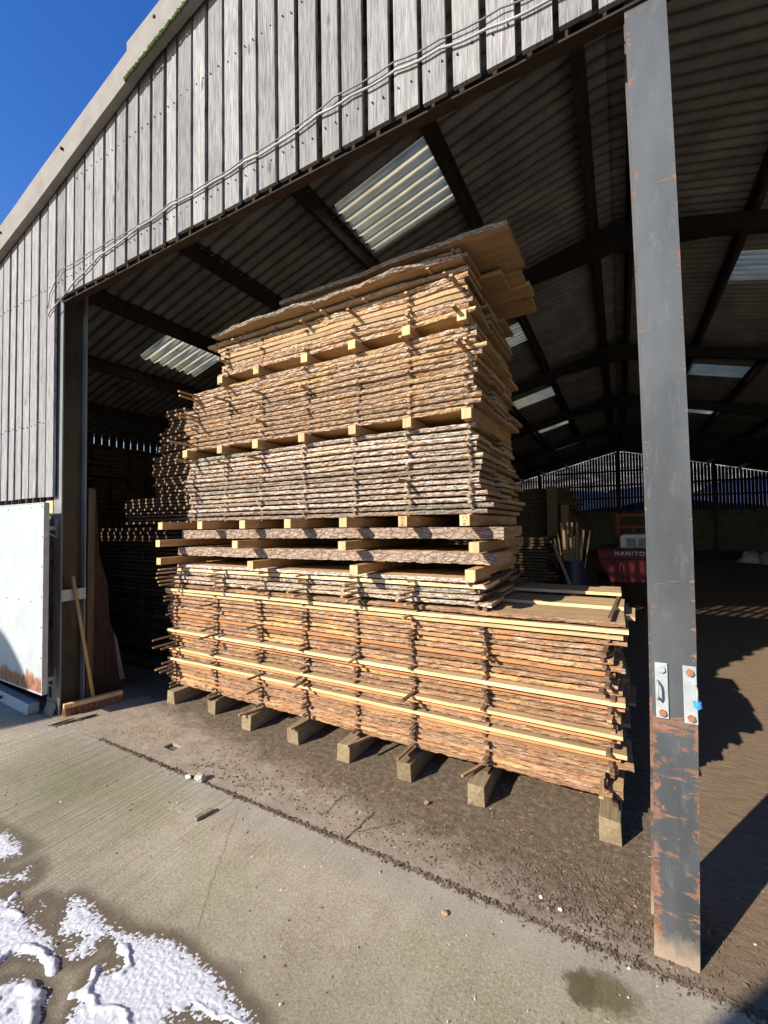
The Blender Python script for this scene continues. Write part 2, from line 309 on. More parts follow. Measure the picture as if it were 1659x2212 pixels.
# swept sawdust right of the post
a2 = t.n('ShaderNodeMapRange'); t.l(P[0], a2.inputs[0]); a2.inputs[1].default_value = .05; a2.inputs[2].default_value = .3
sw = t.ramp(t.noise(t.coord((3, 14, 1), False, rot=(0, 0, .5)), 3, 6, .7), [(.3, (.17, .115, .072)), (.7, (.33, .235, .15))])
c = t.mix(t.math('MULTIPLY', a2.outputs[0], .8), c, sw)
a3 = blob(-3.3, 2.07, .08, .30, .8, 1.6) if False else None
c = t.mix(t.math('MULTIPLY', crackm(-1.25, 2.10, -1.275, 1.86, .010), .85), c, (.05, .035, .025))
c = t.mix(t.math('MULTIPLY', crackm(-1.08, 2.10, -1.25, 1.92, .007), .8), c, (.05, .035, .025))
c = t.mix(t.math('MULTIPLY', crackm(-1.493, 2.12, -1.48, 1.95, .006), .8), c, (.06, .045, .03))
nn = t.bump(t.noise(v, 18, 5, .7), .5, .02); t.bump(t.noise(v, 120, 6, .78), .9, .008, nn)
M['floor'] = t.col(c).m
M['ground'] = plain('rough_ground', (.11, .10, .07), 1, 0, .4, 3, .8)
t = NT('snow_frost', .6, spec=.3); v = t.coord((1, 1, 1), False)
c = t.ramp(t.noise(v, 70, 5, .7), [(.3, (.44, .44, .46)), (.5, (.64, .65, .68)), (.75, (.72, .73, .76))])
t.b.inputs['Subsurface Weight'].default_value = .0
t.bump(t.noise(v, 260, 5, .75), .7, .004); M['snow'] = t.col(c).m
# ------------------------------------------------------------------ mesh helpers
class MB:
    def __init__(s): s.v = []; s.f = []; s.mi = []; s.tone = []
    def add(s, vs, fs, mi=0, tone=None):
        o = len(s.v); s.v += [tuple(x) for x in vs]
        tn = U(0, 1) if tone is None else tone
        for k, f in enumerate(fs):
            s.f.append(tuple(i+o for i in f)); s.mi.append(mi[k] if isinstance(mi, (list, tuple)) else mi); s.tone.append(tn)
    def box(s, a, b, mi=0, tone=None):
        x0, y0, z0 = a; x1, y1, z1 = b
        s.add([(x0, y0, z0), (x1, y0, z0), (x1, y1, z0), (x0, y1, z0), (x0, y0, z1), (x1, y0, z1), (x1, y1, z1), (x0, y1, z1)],
              [(0, 3, 2, 1), (4, 5, 6, 7), (0, 1, 5, 4), (1, 2, 6, 5), (2, 3, 7, 6), (3, 0, 4, 7)], mi, tone)
    def prism(s, poly, d, mi=0):  # poly: list of 3D points, d: extrusion vector
        n = len(poly); d = Vector(d); p = [Vector(q) for q in poly]
        s.add([*p, *[q+d for q in p]], [tuple(range(n-1, -1, -1)), tuple(range(n, 2*n))]+[(i, (i+1) % n, n+(i+1) % n, n+i) for i in range(n)], mi)
    def bar(s, p, q, w, h, mi=0, up=(0, 0, 1)):
        p = Vector(p); q = Vector(q); d = (q-p).normalized(); u = Vector(up)
        if abs(d.dot(u)) > .98: u = Vector((0, 1, 0))
        x = d.cross(u).normalized()*w/2; y = x.normalized().cross(d)*h/2
        s.prism([p-x-y, p+x-y, p+x+y, p-x+y], q-p, mi)
    def tube(s, pts, r, n=8, mi=0, cap=True):
        pts = [Vector(p) for p in pts]; rings = []
        for i, p in enumerate(pts):
            d = (pts[min(i+1, len(pts)-1)]-pts[max(i-1, 0)]).normalized()
            a = d.orthogonal() if i == 0 else (s_a - d*s_a.dot(d))
            a.normalize(); s_a = a; b = d.cross(a)
            R_ = r[i] if isinstance(r, (list, tuple)) else r
            rings.append([p+(a*math.cos(k*2*math.pi/n)+b*math.sin(k*2*math.pi/n))*R_ for k in range(n)])
        vs = [v for g in rings for v in g]; fs = []
        for i in range(len(pts)-1):
            for k in range(n): fs.append((i*n+k, i*n+(k+1) % n, (i+1)*n+(k+1) % n, (i+1)*n+k))
        if cap: fs.append(tuple(range(n-1, -1, -1))); fs.append(tuple((len(pts)-1)*n+k for k in range(n)))
        s.add(vs, fs, mi)
    def mesh(s, name, mats, smooth=False):
        me = bpy.data.meshes.new(name); me.from_pydata(s.v, [], s.f)
        for mm in (mats if isinstance(mats, (list, tuple)) else [mats]): me.materials.append(mm)
        me.polygons.foreach_set('material_index', s.mi)
        at = me.attributes.new('tone', 'FLOAT', 'FACE'); at.data.foreach_set('value', s.tone)
        if smooth: me.polygons.foreach_set('use_smooth', [True]*len(s.f))
        me.update(); return me
def obj(name, mb, mats, parent=None, loc=None, smooth=False, bevel=0):
    me = mb.mesh(name, mats, smooth) if isinstance(mb, MB) else mb
    if loc is not None and isinstance(mb, MB):
        me.transform(Matrix.Translation(-Vector(loc)))
    o = bpy.data.objects.new(name, me); C.objects.link(o)
    if loc is not None: o.location = loc
    if parent is not None:
        o.parent = parent
        pw = Vector((0, 0, 0)); q = parent
        while q is not None: pw += q.location; q = q.parent
        o.location = (Vector(loc) if loc is not None else Vector((0, 0, 0)))-pw
    if bevel:
        b = o.modifiers.new('bevel', 'BEVEL'); b.width = bevel; b.segments = 2; b.limit_method = 'ANGLE'
    return o
def tag(o, label=None, cat=None, group=None, kind=None):
    for k, v in (('label', label), ('category', cat), ('group', group), ('kind', kind)):
        if v: o[k] = v
    return o
def thing(name, loc, label, cat, group=None):
    o = bpy.data.objects.new(name, None); C.objects.link(o); o.location = loc; o.empty_display_size = .1
    return tag(o, label, cat, group)
def nz(x, y=0.0, z=0.0): return noise.noise(Vector((x, y, z)))
def ordn(n): return f"{n}{'th' if 10 <= n % 100 <= 20 else {1:'st',2:'nd',3:'rd'}.get(n % 10,'th')}"
# ------------------------------------------------------------------ setting
b = MB(); b.box((-300, -300, -.5), (300, 500, -.02)); tag(obj('ground', b, M['ground']), kind='structure')
b = MB(); hx0, hx1, hy0, hy1 = -2.985, -2.87, 1.985, 2.055
for (x0, x1, y0, y1) in ((-9.3, hx0, 1.84, 28.9), (hx1, 9.3, 1.84, 28.9), (hx0, hx1, 1.84, hy0), (hx0, hx1, hy1, 28.9)):
    b.add([(x0, y0, 0), (x1, y0, 0), (x1, y1, 0), (x0, y1, 0)], [(0, 1, 2, 3)])
b.box((-9.3, 1.84, -.3), (9.3, 28.9, -.16))
b.add([(-9.3, 1.84, 0), (9.3, 1.84, 0), (9.3, 1.84, -.2), (-9.3, 1.84, -.2)], [(0, 1, 2, 3)])
for p, q in (((hx0, hy0), (hx1, hy0)), ((hx1, hy0), (hx1, hy1)), ((hx1, hy1), (hx0, hy1)), ((hx0, hy1), (hx0, hy0))):
    b.add([(*p, 0), (*q, 0), (*q, -.16), (*p, -.16)], [(0, 1, 2, 3)])
tag(obj('barn_floor', b, M['floor']), kind='structure')
t = NT('snowy_hillside', .9); v = t.coord((1, 1, 1), False)
t.col(t.ramp(t.noise(v, .35, 8, .8), [(.42, (.08, .06, .045)), (.52, (.26, .235, .21)), (.62, (.50, .49, .48))])); M['hill'] = t.m
V = []; F = []
for i in range(41):
    for j in range(13):
        x_ = -120+i*6; y_ = 60+j*8; V.append((x_, y_, -.5+(j/12)**.8*(32+4*nz(x_*.03, 2))+1.2*nz(x_*.1, y_*.1)*min(1, j)))
for i in range(40):
    for j in range(12): a = i*13+j; F.append((a, a+13, a+14, a+1))
b = MB(); b.add(V, F); tag(obj('hillside', b, M['hill'], smooth=True), kind='structure')
# ------------------------------------------------------------------ barn
ROOF0, SL = 5.85, .26
def rz(x): return ROOF0+.03-SL*math.sqrt(x*x+.03)
barn = thing('barn', (0, 1.9, 0), 'large open fronted timber clad barn with shallow corrugated roof', 'barn')
# cladding
b = MB()
def plank(b, x0, x1, y0, y1, zb, lean=0.0):
    zt0, zt1 = rz(x0)-.045, rz(x1)-.045
    b.add([(x0, y0, zb), (x1, y0, zb), (x1, y1, zb), (x0, y1, zb), (x0+lean, y0, zt0), (x1+lean, y0, zt1), (x1+lean, y1, zt1), (x0+lean, y1, zt0)],
          [(0, 3, 2, 1), (4, 5, 6, 7), (0, 1, 5, 4), (1, 2, 6, 5), (2, 3, 7, 6), (3, 0, 4, 7)])
x = -9.1
edges = []
k = 59
while True:
    e = -.502-.1545*k
    if e > 9: break
    edges.append(e+U(-.006, .006)); k -= 1
for i in range(len(edges)-1):
    g = U(.025, .036)
    if RN.random() < .10 or abs(edges[i]+1.43) < .07: g += .012
    x0, x1 = edges[i]+g-.006, edges[i+1]-.006
    zb = 1.9+U(-.004, .004) if (x0+x1)/2 < -4.42 else 3.655+U(-.010, .012)
    yo = U(-.004, .004)
    plank(b, x0, x1, 1.862+yo, 1.884+yo, zb, U(-.004, .004))
obj('front_cladding', b, M['clad'], barn)
b = MB()
for i in range(len(edges)-1):
    for zz in (2.58, 3.80, 4.63, 5.28):
        xm = edges[i]+.09
        if zz > rz(xm)-.2 or (zz < 3 and xm > -4.45) or abs(xm) > 7: continue
        for dx_ in (-.035, .035):
            z_ = zz+U(-.012, .012); b.tube([(xm+dx_+U(-.006, .006), 1.862, z_), (xm+dx_, 1.854, z_)], .0042, 6)
tag(obj('nail_heads', b, M['rust_dark'], barn), kind='stuff')
b = MB(); b.box((-4.30, 1.89, 3.628), (9, 1.95, 3.638)); b.box((-4.30, 1.938, 3.638), (9, 1.95, 3.72)); obj('lintel', b, M['rust_dark'], barn)
b = MB()
for zz in (4.60, 5.25):
    xa = -(5.6-zz)/SL; b.box((max(-8.8, xa), 1.905, zz), (min(8.8, -xa), 1.96, zz+.06))
b.box((-8.9, 1.905, 2.55), (-4.45, 1.96, 2.61)); obj('cladding_rail', b, M['frame'], barn)
# barge boards
def barge(pts, y0, y1):
    b = MB(); n = len(pts)
    for i in range(n-1):
        (xa, la, ua), (xb, lb, ub) = pts[i], pts[i+1]
        b.add([(xa, y0, la), (xb, y0, lb), (xb, y1, lb), (xa, y1, la), (xa, y0, ua), (xb, y0, ub), (xb, y1, ub), (xa, y1, ua)],
              [(0, 3, 2, 1), (4, 5, 6, 7), (0, 1, 5, 4), (2, 3, 7, 6)]+([(3, 0, 4, 7)] if i == 0 else [])+([(1, 2, 6, 5)] if i == n-2 else []))
    return b
o = obj('barge_board', barge([(-9.2, 3.37, 3.62), (-5.62, 4.30, 4.555)], 1.80, 1.855), M['barge'], barn)
o = obj('barge_board', barge([(-5.66, 4.305, 4.56), (-5.0, 4.475, 4.725), (-4.6, 4.575, 4.84), (-3.5, 4.885, 5.12), (-3.13, 4.985, 5.215)], 1.792, 1.85), M['barge'], barn)
o3 = obj('barge_board', barge([(-3.14, 4.97, 5.25), (-2.9, 5.035, 5.295), (-2.3, 5.15, 5.42), (-1.5, 5.38, 5.64), (0, 5.76, 6.02)], 1.78, 1.84), M['barge'], barn)
obj('barge_board', barge([(0.01, 5.76, 6.02), (9.2, 3.37, 3.62)], 1.78, 1.84), M['barge'], barn)
b = MB()
for k in range(300):
    t_ = U(0, 1); x_ = -3.15+t_*.75; dn = (1-abs(t_-.3))*.02
    z_ = 4.97+(x_+3.14)*.225-U(-.004, .02); r_ = U(.004, .013)
    b.tube([(x_, 1.775, z_-r_), (x_, 1.772, z_), (x_, 1.775, z_+r_)], [r_*.3, r_, r_*.3], 5)
obj('moss_tuft', b, M['moss'], barn, smooth=True)
for x_, z_ in ((-2.8, 5.24), (-4.1, 4.87), (-5.3, 4.56)):
    b = MB(); b.tube([(x_, 1.772, z_), (x_, 1.795, z_)], .012, 8); obj('barge_bolt', b, M['rust_dark'], barn)
# roof sheets with roof lights left as holes
PITCH, AMP, NS = .146, .026, 12
sk_left = [(-2.72, -1.58, 3.85, 4.76), (-6.38, -5.6, 3.85, 4.80), (-2.72, -1.58, 8.30, 9.20), (-2.72, -1.58, 12.7, 13.6), (-2.72, -1.65, 16.8, 17.7), (-2.72, -1.65, 21.3, 22.2)]
sk_right = [(1.6, 2.74, 7.72, 8.64), (1.65, 2.74, 12.7, 13.55), (1.75, 2.74, 16.9, 17.7), (1.75, 2.74, 21.3, 22.2)]
def roof(side, holes):
    xs = sorted(set([0, .08, .16, .26, .4, .7, 1.1] + [1.3*k+.2 for k in range(1, 7)] + [9.25] + [abs(h) for q in holes for h in q[:2]]))
    y0, y1 = 1.80, 28.9; n = int((y1-y0)/PITCH*NS)
    ys = [y0+i*PITCH/NS for i in range(n+1)]
    V = []; F = []; skf = {}
    def zf(x, i):
        row = int((x+.01)/2.6)  # sheet laps
        return rz(x)+.028+AMP*(1-2*abs(math.sin(math.pi*i/NS))**1.15)-(.004 if row % 2 else 0)
    for x_ in xs:
        for i, y_ in enumerate(ys): V.append((side*x_, y_, zf(x_, i)))
    W_ = n+1
    for a in range(len(xs)-1):
        xm = side*(xs[a]+xs[a+1])/2
        for i in range(n):
            ym = (ys[i]+ys[i+1])/2; f = (a*W_+i, a*W_+i+1, (a+1)*W_+i+1, (a+1)*W_+i); hit = None
            for hi, q in enumerate(holes):
                if q[0] < xm < q[1] and q[2] < ym < q[3]: hit = hi
            (F if hit is None else skf.setdefault(hit, [])).append(f)
    def mk(name, fs, mat):
        idx = {}; b_ = MB(); 
        for f in fs:
            for i_ in f: idx.setdefault(i_, len(idx))
        b_.add([V[i_] for i_ in idx], [tuple(idx[i_] for i_ in f) for f in fs])
        o_ = obj(name, b_, mat, barn, smooth=True); md = o_.modifiers.new('thick', 'SOLIDIFY'); md.thickness = .006 if 'light' not in name else .002; md.offset = 1 if side > 0 else -1
        return o_
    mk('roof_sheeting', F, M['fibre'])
    for hi in skf: mk('roof_light', skf[hi], M['grp'])
roof(-1, sk_left); roof(1, sk_right)
# purlins (zed profile) with a bottom flange
for x_ in (-.22, -1.5, -2.8, -4.12, -5.42, -6.72, -8.0, .22, 1.5, 2.8, 4.12, 5.42, 6.72, 8.0):
    zt = rz(x_)-.002; b = MB(); s_ = -1 if x_ < 0 else 1
    b.box((x_-.004, 1.90, zt-.155), (x_+.004, 28.6, zt)); b.box((x_-.004 if s_ > 0 else x_-.055, 1.90, zt-.163), (x_+.055 if s_ > 0 else x_+.004, 28.6, zt-.155))
    b.box((x_-.055 if s_ > 0 else x_-.004, 1.90, zt), (x_+.004 if s_ > 0 else x_+.055, 28.6, zt+.005))
    obj('purlin', b, M['purlin'], barn)
# portal frames
for y_ in (6.55, 11.0, 15.45, 19.9, 24.3):
    b = MB()
    for s_ in (-1, 1):
        def P_(x_, dz): return (s_*x_, y_-.06, rz(x_)-.163+dz)
        b.prism([P_(0, 0), P_(8.9, 0), P_(8.9, -.26), P_(1.1, -.26), P_(0.0, -.36)] if s_ < 0 else [P_(0, 0), P_(0, -.36), P_(1.1, -.26), P_(8.9, -.26), P_(8.9, 0)], (0, .12, 0))
        b.box((s_*8.9-.1 if s_ > 0 else -8.9, y_-.08, 0), (8.9 if s_ > 0 else -8.8, y_+.08, 3.3))
    obj('portal_frame', b, M['frame'], barn)
# side walls: block below, spaced boards above
b = MB(); b.box((-9.12, 1.95, 0), (-8.98, 28.6, 2.2)); b.box((8.98, 1.95, 0), (9.12, 28.6, 2.2)); b.box((-9.12, 28.6, 0), (9.12, 28.75, 2.25)); obj('block_wall', b, M['block'], barn)
for s_ in (-1, 1):
    b = MB(); y_ = 1.98
    while y_ < 28.5:
        b.box((s_*9.12-.011, y_, 2.1), (s_*9.12+.011, y_+.120, 3.56)); y_ += .145
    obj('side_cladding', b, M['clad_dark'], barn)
b = MB(); x_ = -9.05
while x_ < 9.05:
    plank(b, x_, x_+.132, 28.77, 28.79, 2.15); x_ += .152
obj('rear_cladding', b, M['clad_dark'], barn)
b = MB()
for x_ in (-4.5, -.05, 4.4): b.box((x_-.09, 28.5, 0), (x_+.09, 28.6, rz(x_)-.05))
for z_ in (3.0, 3.75, 4.6): b.box((-(5.5-z_)/SL if z_ > 3.2 else -9, 28.7, z_), ((5.5-z_)/SL if z_ > 3.2 else 9, 28.76, z_+.1))
obj('gable_post', b, M['frame'], barn)
# inner wall behind the open door: dark board sheet with pale battens
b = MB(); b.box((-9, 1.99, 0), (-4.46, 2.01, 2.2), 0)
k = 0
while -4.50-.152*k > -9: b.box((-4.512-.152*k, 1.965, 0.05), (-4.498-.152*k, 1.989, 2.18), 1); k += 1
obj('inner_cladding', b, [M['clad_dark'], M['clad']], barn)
# front columns (I sections)
def column(x0, x1, y0, y1, h, mat, web=True):
    b = MB(); tf = .011
    b.box((x0, y0, 0), (x1, y0+tf, h)); b.box((x0, y1-tf, 0), (x1, y1, h)); xm = (x0+x1)/2
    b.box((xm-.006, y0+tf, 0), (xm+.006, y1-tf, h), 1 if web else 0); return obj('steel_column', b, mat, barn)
def bowcol():
    b = MB(); zs = [0, .1, .3, .6, .9, 1.2, 1.5, 1.8, 2.2, 2.6, 3.0, 3.4, 3.7, 4.4, 5.7]
    def off(z): return .062+(.026*math.sin(min(1, z/1.5)*math.pi/2) if z < 1.5 else .026*math.cos(min(1, (z-1.5)/2.4)*math.pi/2))
    for (xa, xb_, ya_, yb_) in ((0, .138, 1.90, 1.911), (0, .138, 2.089, 2.10), (.063, .075, 1.911, 2.089)):
        V = []; 
        for z in zs:
            o_ = off(z); V += [(o_+xa, ya_, z), (o_+xb_, ya_, z), (o_+xb_, yb_, z), (o_+xa, yb_, z)]
        F = [(0, 3, 2, 1), tuple(4*(len(zs)-1)+k for k in range(4))]
        for i in range(len(zs)-1):
            for k in range(4): F.append((4*i+k, 4*i+(k+1) % 4, 4*i+4+(k+1) % 4, 4*i+4+k))
        b.add(V, F)
    return obj('steel_column', b, M['steel'], barn)
colR = bowcol()
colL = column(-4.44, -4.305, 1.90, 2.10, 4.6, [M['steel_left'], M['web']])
column(-8.95, -8.82, 1.90, 2.10, 3.3, M['frame'], False); column(8.82, 8.95, 1.90, 2.10, 3.3, M['frame'], False)
# galvanised door keeps on right column
for (x0, z0, x1, z1) in ((.094, .875, .134, 1.078), (.180, .872, .221, 1.078)):
    b = MB(); b.box((x0, 1.892, z0), (x1, 1.899, z1)); kp = obj('keep_plate', b, M['galv'], barn, bevel=.002)
    xm = (x0+x1)/2
    for zz in (z0+.022, z1-.022):
        bb = MB(); bb.tube([(xm, 1.892, zz), (xm, 1.882, zz)], .0125, 6); obj('bolt', bb, M['rust'] if (x0 > .12 or zz < 1) else M['galv'], kp)
    s = MB(); xs_ = x0+.008 if x0 < .12 else x1-.003; zc = (z0+z1)/2+.005
    s.tube([(xs_, 1.893, zc-.03), (xs_-.002, 1.862, zc-.028), (xs_-.003, 1.855, zc-.015), (xs_-.003, 1.855, zc+.015), (xs_-.002, 1.862, zc+.028), (xs_, 1.893, zc+.03)], .0042, 8)
    o = obj('staple', s, M['galv'], kp, smooth=True)
    if x0 > .12:
        s = MB(); s.tube([(xs_, 1.857, zc-.012), (xs_-.0005, 1.856, zc-.030)], .0105, 10); s.tube([(xs_-.012, 1.857, zc-.012), (xs_-.010, 1.856, zc-.03), (xs_, 1.855, zc-.037), (xs_+.01, 1.856, zc-.03)], .004, 6)
        obj('blue_tie', s, M['blue_tape'], kp)
# hinge brackets on the left column and its cross plate
def hinge(z):
    b = MB(); b.box((-4.405, 1.893, z-.085), (-4.37, 1.899, z+.085)); b.box((-4.40, 1.80, z-.018), (-4.375, 1.893, z+.018))
    hp = obj('hinge_bracket', b, M['galv'], barn, bevel=.002)
    s = MB(); s.tube([(-4.41, 1.80, z-.035), (-4.41, 1.80, z+.045)], .012, 10); s.tube([(-4.45, 1.79, z-.005), (-4.35, 1.80, z-.005)], .02, 10)
    s.tube([(-4.41, 1.80, z+.02), (-4.41, 1.80, z+.03)], .022, 6); s.bar((-4.39, 1.82, z-.03), (-4.385, 1.89, z-.075), .006, .01)
    obj('hinge_pin', s, M['galv'], hp)
hinge(1.62); hinge(.31)
b = MB(); b.box((-4.304, 1.902, .975), (-4.298, 2.10, 1.075)); obj('cross_plate', b, M['galv'], barn, bevel=.001)
b = MB(); b.box((-4.57, 1.893, 1.73), (-4.445, 1.91, 1.868)); obj('packing_block', b, M['wood_fresh'], barn)
b = MB(); b.prism([(-4.50, 1.86, 0), (-4.34, 1.855, 0), (-4.34, 1.88, .06), (-4.36, 1.885, .10), (-4.49, 1.885, .09)], (0, .014, 0)); b.box((-4.53, 1.90, 0), (-4.445, 2.05, .12)); obj('plinth', b, M['block'], barn, bevel=.004)
# ------------------------------------------------------------------ door, beam, broom, posts by the left column
dr = thing('steel_door', (-4.8, 1.74, .26), 'pale galvanised steel door folded back against cladding, rust along bottom', 'door')
b = MB(); b.box((-6.6, 1.722, .262), (-4.195, 1.756, 1.826)); obj('door_sheet', b, M['door'], dr)
b = MB(); b.box((-6.6, 1.718, 1.826), (-4.18, 1.760, 1.836)); b.box((-4.195, 1.718, .262), (-4.18, 1.760, 1.826)); b.box((-6.6, 1.718, .25), (-4.18, 1.760, .262)); obj('door_frame', b, M['galv'], dr, bevel=.003)
b = MB()
for zz in (.3, .55, .8, 1.05, 1.3, 1.55, 1.8):
    b.tube([(-4.21, 1.723, zz), (-4.21, 1.719, zz)], .0055, 6)
for xx in (-4.4, -4.62, -4.85, -5.1):
    for zz in (1.795, 1.0, .29): b.tube([(xx, 1.723, zz), (xx, 1.719, zz)], .0055, 6)
obj('rivet', b, M['rust_dark'], dr)
bm_ = thing('box_beam', (-5.1, 1.80, 0), 'galvanised box section beam lying on ground below the steel door', 'steel beam')
b = MB(); b.prism([(-4.535, 1.755, .003), (-4.525, 1.845, .003), (-4.515, 1.843, .095), (-4.525, 1.76, .1)], (-1.4, .06, 0)); obj('beam_body', b, M['galv_blue'], bm_, bevel=.006)
b = MB(); b.tube([(-5.1, 1.779, .055), (-5.1, 1.770, .055)], .016, 12); obj('bolt_hole', b, M['black'], bm_)
br = thing('broom', (-4.17, 2.1, 0), 'wide yard broom leaning on the left steel column', 'broom')
b = MB(); b.tube([(-4.20, 2.125, .07), (-4.285, 1.985, 1.19)], .0145, 10); obj('handle', b, M['handle'], br, smooth=True)
b = MB(); b.bar((-4.235, 1.90, .085), (-4.12, 2.33, .085), .05, .035); obj('head', b, M['handle'], br, bevel=.003)
b = MB()
for k in range(260):
    t_ = k/260; p = Vector((-4.235, 1.90, .069)).lerp(Vector((-4.12, 2.33, .069)), t_)+Vector((U(-.018, .018), U(-.004, .004), 0))
    b.bar(p, p+Vector((U(-.012, .012), U(-.008, .008), -.066)), .005, .005)
obj('bristles', b, M['rust'], br)
b = MB(); b.prism([(-4.37, 2.115, 0), (-4.31, 2.115, 0), (-4.308, 2.118, 1.0), (-4.308, 2.12, 1.93), (-4.32, 2.13, 1.985), (-4.36, 2.13, 2.0), (-4.372, 2.12, 1.93)], (0, .06, 0))
tag(obj('timber_post', b, M['post'], bevel=.006), 'pale rough timber upright standing behind the left steel column', 'post')
b = MB(); b.prism([(-4.44, 2.19, 0.004), (-4.45, 2.50, 0.004), (-4.45, 2.45, .42), (-4.45, 2.37, .71), (-4.45, 2.345, 1.08), (-4.45, 2.27, 1.35), (-4.45, 2.25, 1.75), (-4.45, 2.235, 1.98), (-4.45, 2.19, 1.98)], (.045, 0, 0))
tag(obj('waney_slab', b, M['slab_red'], bevel=.004), 'dark reddish live edge slab leaning upright inside the left column', 'timber slab')
b = MB(); b.prism([(-4.40, 2.46, .12), (-4.40, 2.51, .1), (-4.40, 2.43, .52), (-4.40, 2.40, .60)], (.008, 0, 0))
tag(obj('pale_batten', b, M['grey_wood']), 'thin pale batten leaning against the dark reddish slab', 'batten')
po = thing('prop_stand', (-4.93, 3.0, 0), 'thin metal pole on flat cross foot before dark timber stack', 'stand')
b = MB(); b.tube([(-4.93, 3.0, .02), (-4.885, 3.0, 1.43)], .012, 8); obj('pole', b, M['rust_dark'], po)
b = MB(); b.box((-5.35, 2.98, 0), (-4.72, 3.03, .02)); obj('foot', b, M['rust_dark'], po)
# cables on the fascia
def cable(name, pts, r, mat, label):
    q = []
    for i in range(len(pts)-1):
        a, c_ = Vector(pts[i]), Vector(pts[i+1])
        for k in range(4):
            t_ = k/4; p = a.lerp(c_, t_); p.z += -.010*math.sin(math.pi*t_)+.002*nz(p.x*9, r*100); q.append(p)
    q.append(Vector(pts[-1])); b = MB(); b.tube(q, r, 8, cap=True); return tag(obj(name, b, mat, smooth=True), label, 'cable', 'cables clipped along the fascia')
ya = 1.845
cable('cable', [(-4.47, ya, 3.53), (-4.43, ya, 3.56), (-3.98, ya, 3.72), (-3.62, ya, 3.81), (-3.09, ya, 3.855), (-2.71, ya, 3.873), (-2.27, ya, 3.862), (-1.98, ya, 3.872), (-1.71, ya, 3.862), (-1.40, ya, 3.89), (-1.19, ya, 3.885), (-.925, ya, 3.878), (-.69, ya, 3.855), (-.468, ya, 3.82), (-.2, ya, 3.785), (.6, ya, 3.74)], .0062, M['cable'], 'thicker pale cable sagging along bottom of the grey cladding')
cable('cable', [(-4.46, ya, 3.60), (-4.43, ya, 3.72), (-4.26, ya, 3.885), (-3.77, ya, 3.885), (-3.46, ya, 3.885), (-3.05, ya, 3.87), (-2.71, ya, 3.895), (-2.27, ya, 3.882), (-1.98, ya, 3.893), (-1.60, ya, 3.895), (-1.30, ya, 3.935), (-.925, ya, 3.925), (-.69, ya, 3.90), (-.4, ya, 3.875), (-.2, ya, 3.85), (.6, ya, 3.80)], .0038, M['cable_dark'], 'thinner grey cable running just above the thick fascia cable')
# ------------------------------------------------------------------ the big timber stack
FY = 2.6
def board(L, w, t, seg=.013, front='bark', amp=.018, bev=0.0, seed=0, backbark=True, waney=1.0, ls=None):
    """live edge board: local x along the grain from -L/2, y from 0 (front) to w, z from 0 to t"""
    n = max(2, int(L/seg)); V = []; F = []; MI = []
    fb = front == 'bark'; sk0, sk1 = U(-.03, .03), U(-.03, .03)
    rows = [0, .33, .67, 1] if fb else [0, 1]
    wv = U(-.003, .003)
    for i in range(n+1):
        x = -L/2+L*i/n; e = min(1, (L/2-abs(x))/.12)
        q0 = seed if ls is None else ls; lf = amp*(nz(x*1.1, q0)+.5*nz(x*3.6, q0+5)+.12*nz(x*9, seed+9)); lb = w+(.03*nz(x*1.3, seed+20)+.012*nz(x*5, seed+22) if backbark else 0)
        zo = wv*math.sin(x*2+seed)
        ring = []
        for q in rows:
            y = lf+bev*(q-.5)
            if fb: y += -.003*math.sin(math.pi*q)+.36*t*nz(x*19, q*1.9+seed*3)+.2*t*nz(x*50, q*3+seed) if waney and t < .05 else .010*nz(x*21, q*1.9+seed*3)+.005*nz(x*50, q*3+seed)
            z = t*q+(.10*t*nz(x*24, 7+seed+q) if fb else .0006*nz(x*8, seed+q))
            ring.append((x, y, z+zo))
        ring.append((x, lb, t+zo)); ring.append((x, lb, 0+zo))
        k = (x+L/2)/L
        V += [(p[0]+((sk0*(1-k)+sk1*k)*p[1] if (i == 0 or i == n) else 0), p[1], p[2]) for p in ring]
    m_ = len(rows)+2
    for i in range(n):
        for k in range(m_):
            k2 = (k+1) % m_; F.append((i*m_+k, (i+1)*m_+k, (i+1)*m_+k2, i*m_+k2))
            if k < len(rows)-1: MI.append(1 if fb else 3)
            elif k == len(rows): MI.append(1 if backbark else 0)
            else: MI.append(0)
    F.append(tuple(range(m_))); F.append(tuple(n*m_+k for k in range(m_-1, -1, -1))); MI += [2, 2]
    mb = MB(); mb.add(V, F, MI); return mb
tiers_n = {'A': 'wide bottom tier', 'B': 'short tier under the thick slabs', 'C': 'middle tier', 'E': 'upper tier', 'F': 'top tier'}
X_COLS = {'A': [-3.70, -3.14, -2.61, -2.14, -1.67, -1.23, -.745, -.075], 'B': [-3.66, -3.05, -2.55, -2.13, -1.67, -1.23, -.76],
          'C': [-3.45, -3.02, -2.60, -2.14, -1.68, -1.245, -.82], 'E': [-3.42, -2.98, -2.58, -2.10, -1.64, -1.22, -.82], 'F': [-3.0, -2.58, -2.10, -1.65, -1.22, -.83]}
stick_jobs = []
nb = 0
def put_board(tier, li, di, x0, x1, y, w, z, t, front, mats, amp, bev, prot, seg, extra=None, name='sawn_board'):
    global nb; nb += 1
    L = x1-x0; mb = board(L, w, t, seg, front, amp, bev, seed=nb*3.7, ls=(ord(tier)*7+li*.22) if di == 0 else None)
    o = obj(name, mb, mats); o.location = ((x0+x1)/2, y-prot, z); o.rotation_euler = (0, 0, U(-.0025, .0025))
    return o
yellow_A = {7: .03, 10: .045, 15: .045, 25: .015, 26: .015}
orange_A = {6: .015, 9: .02, 14: .02, 19: .012}
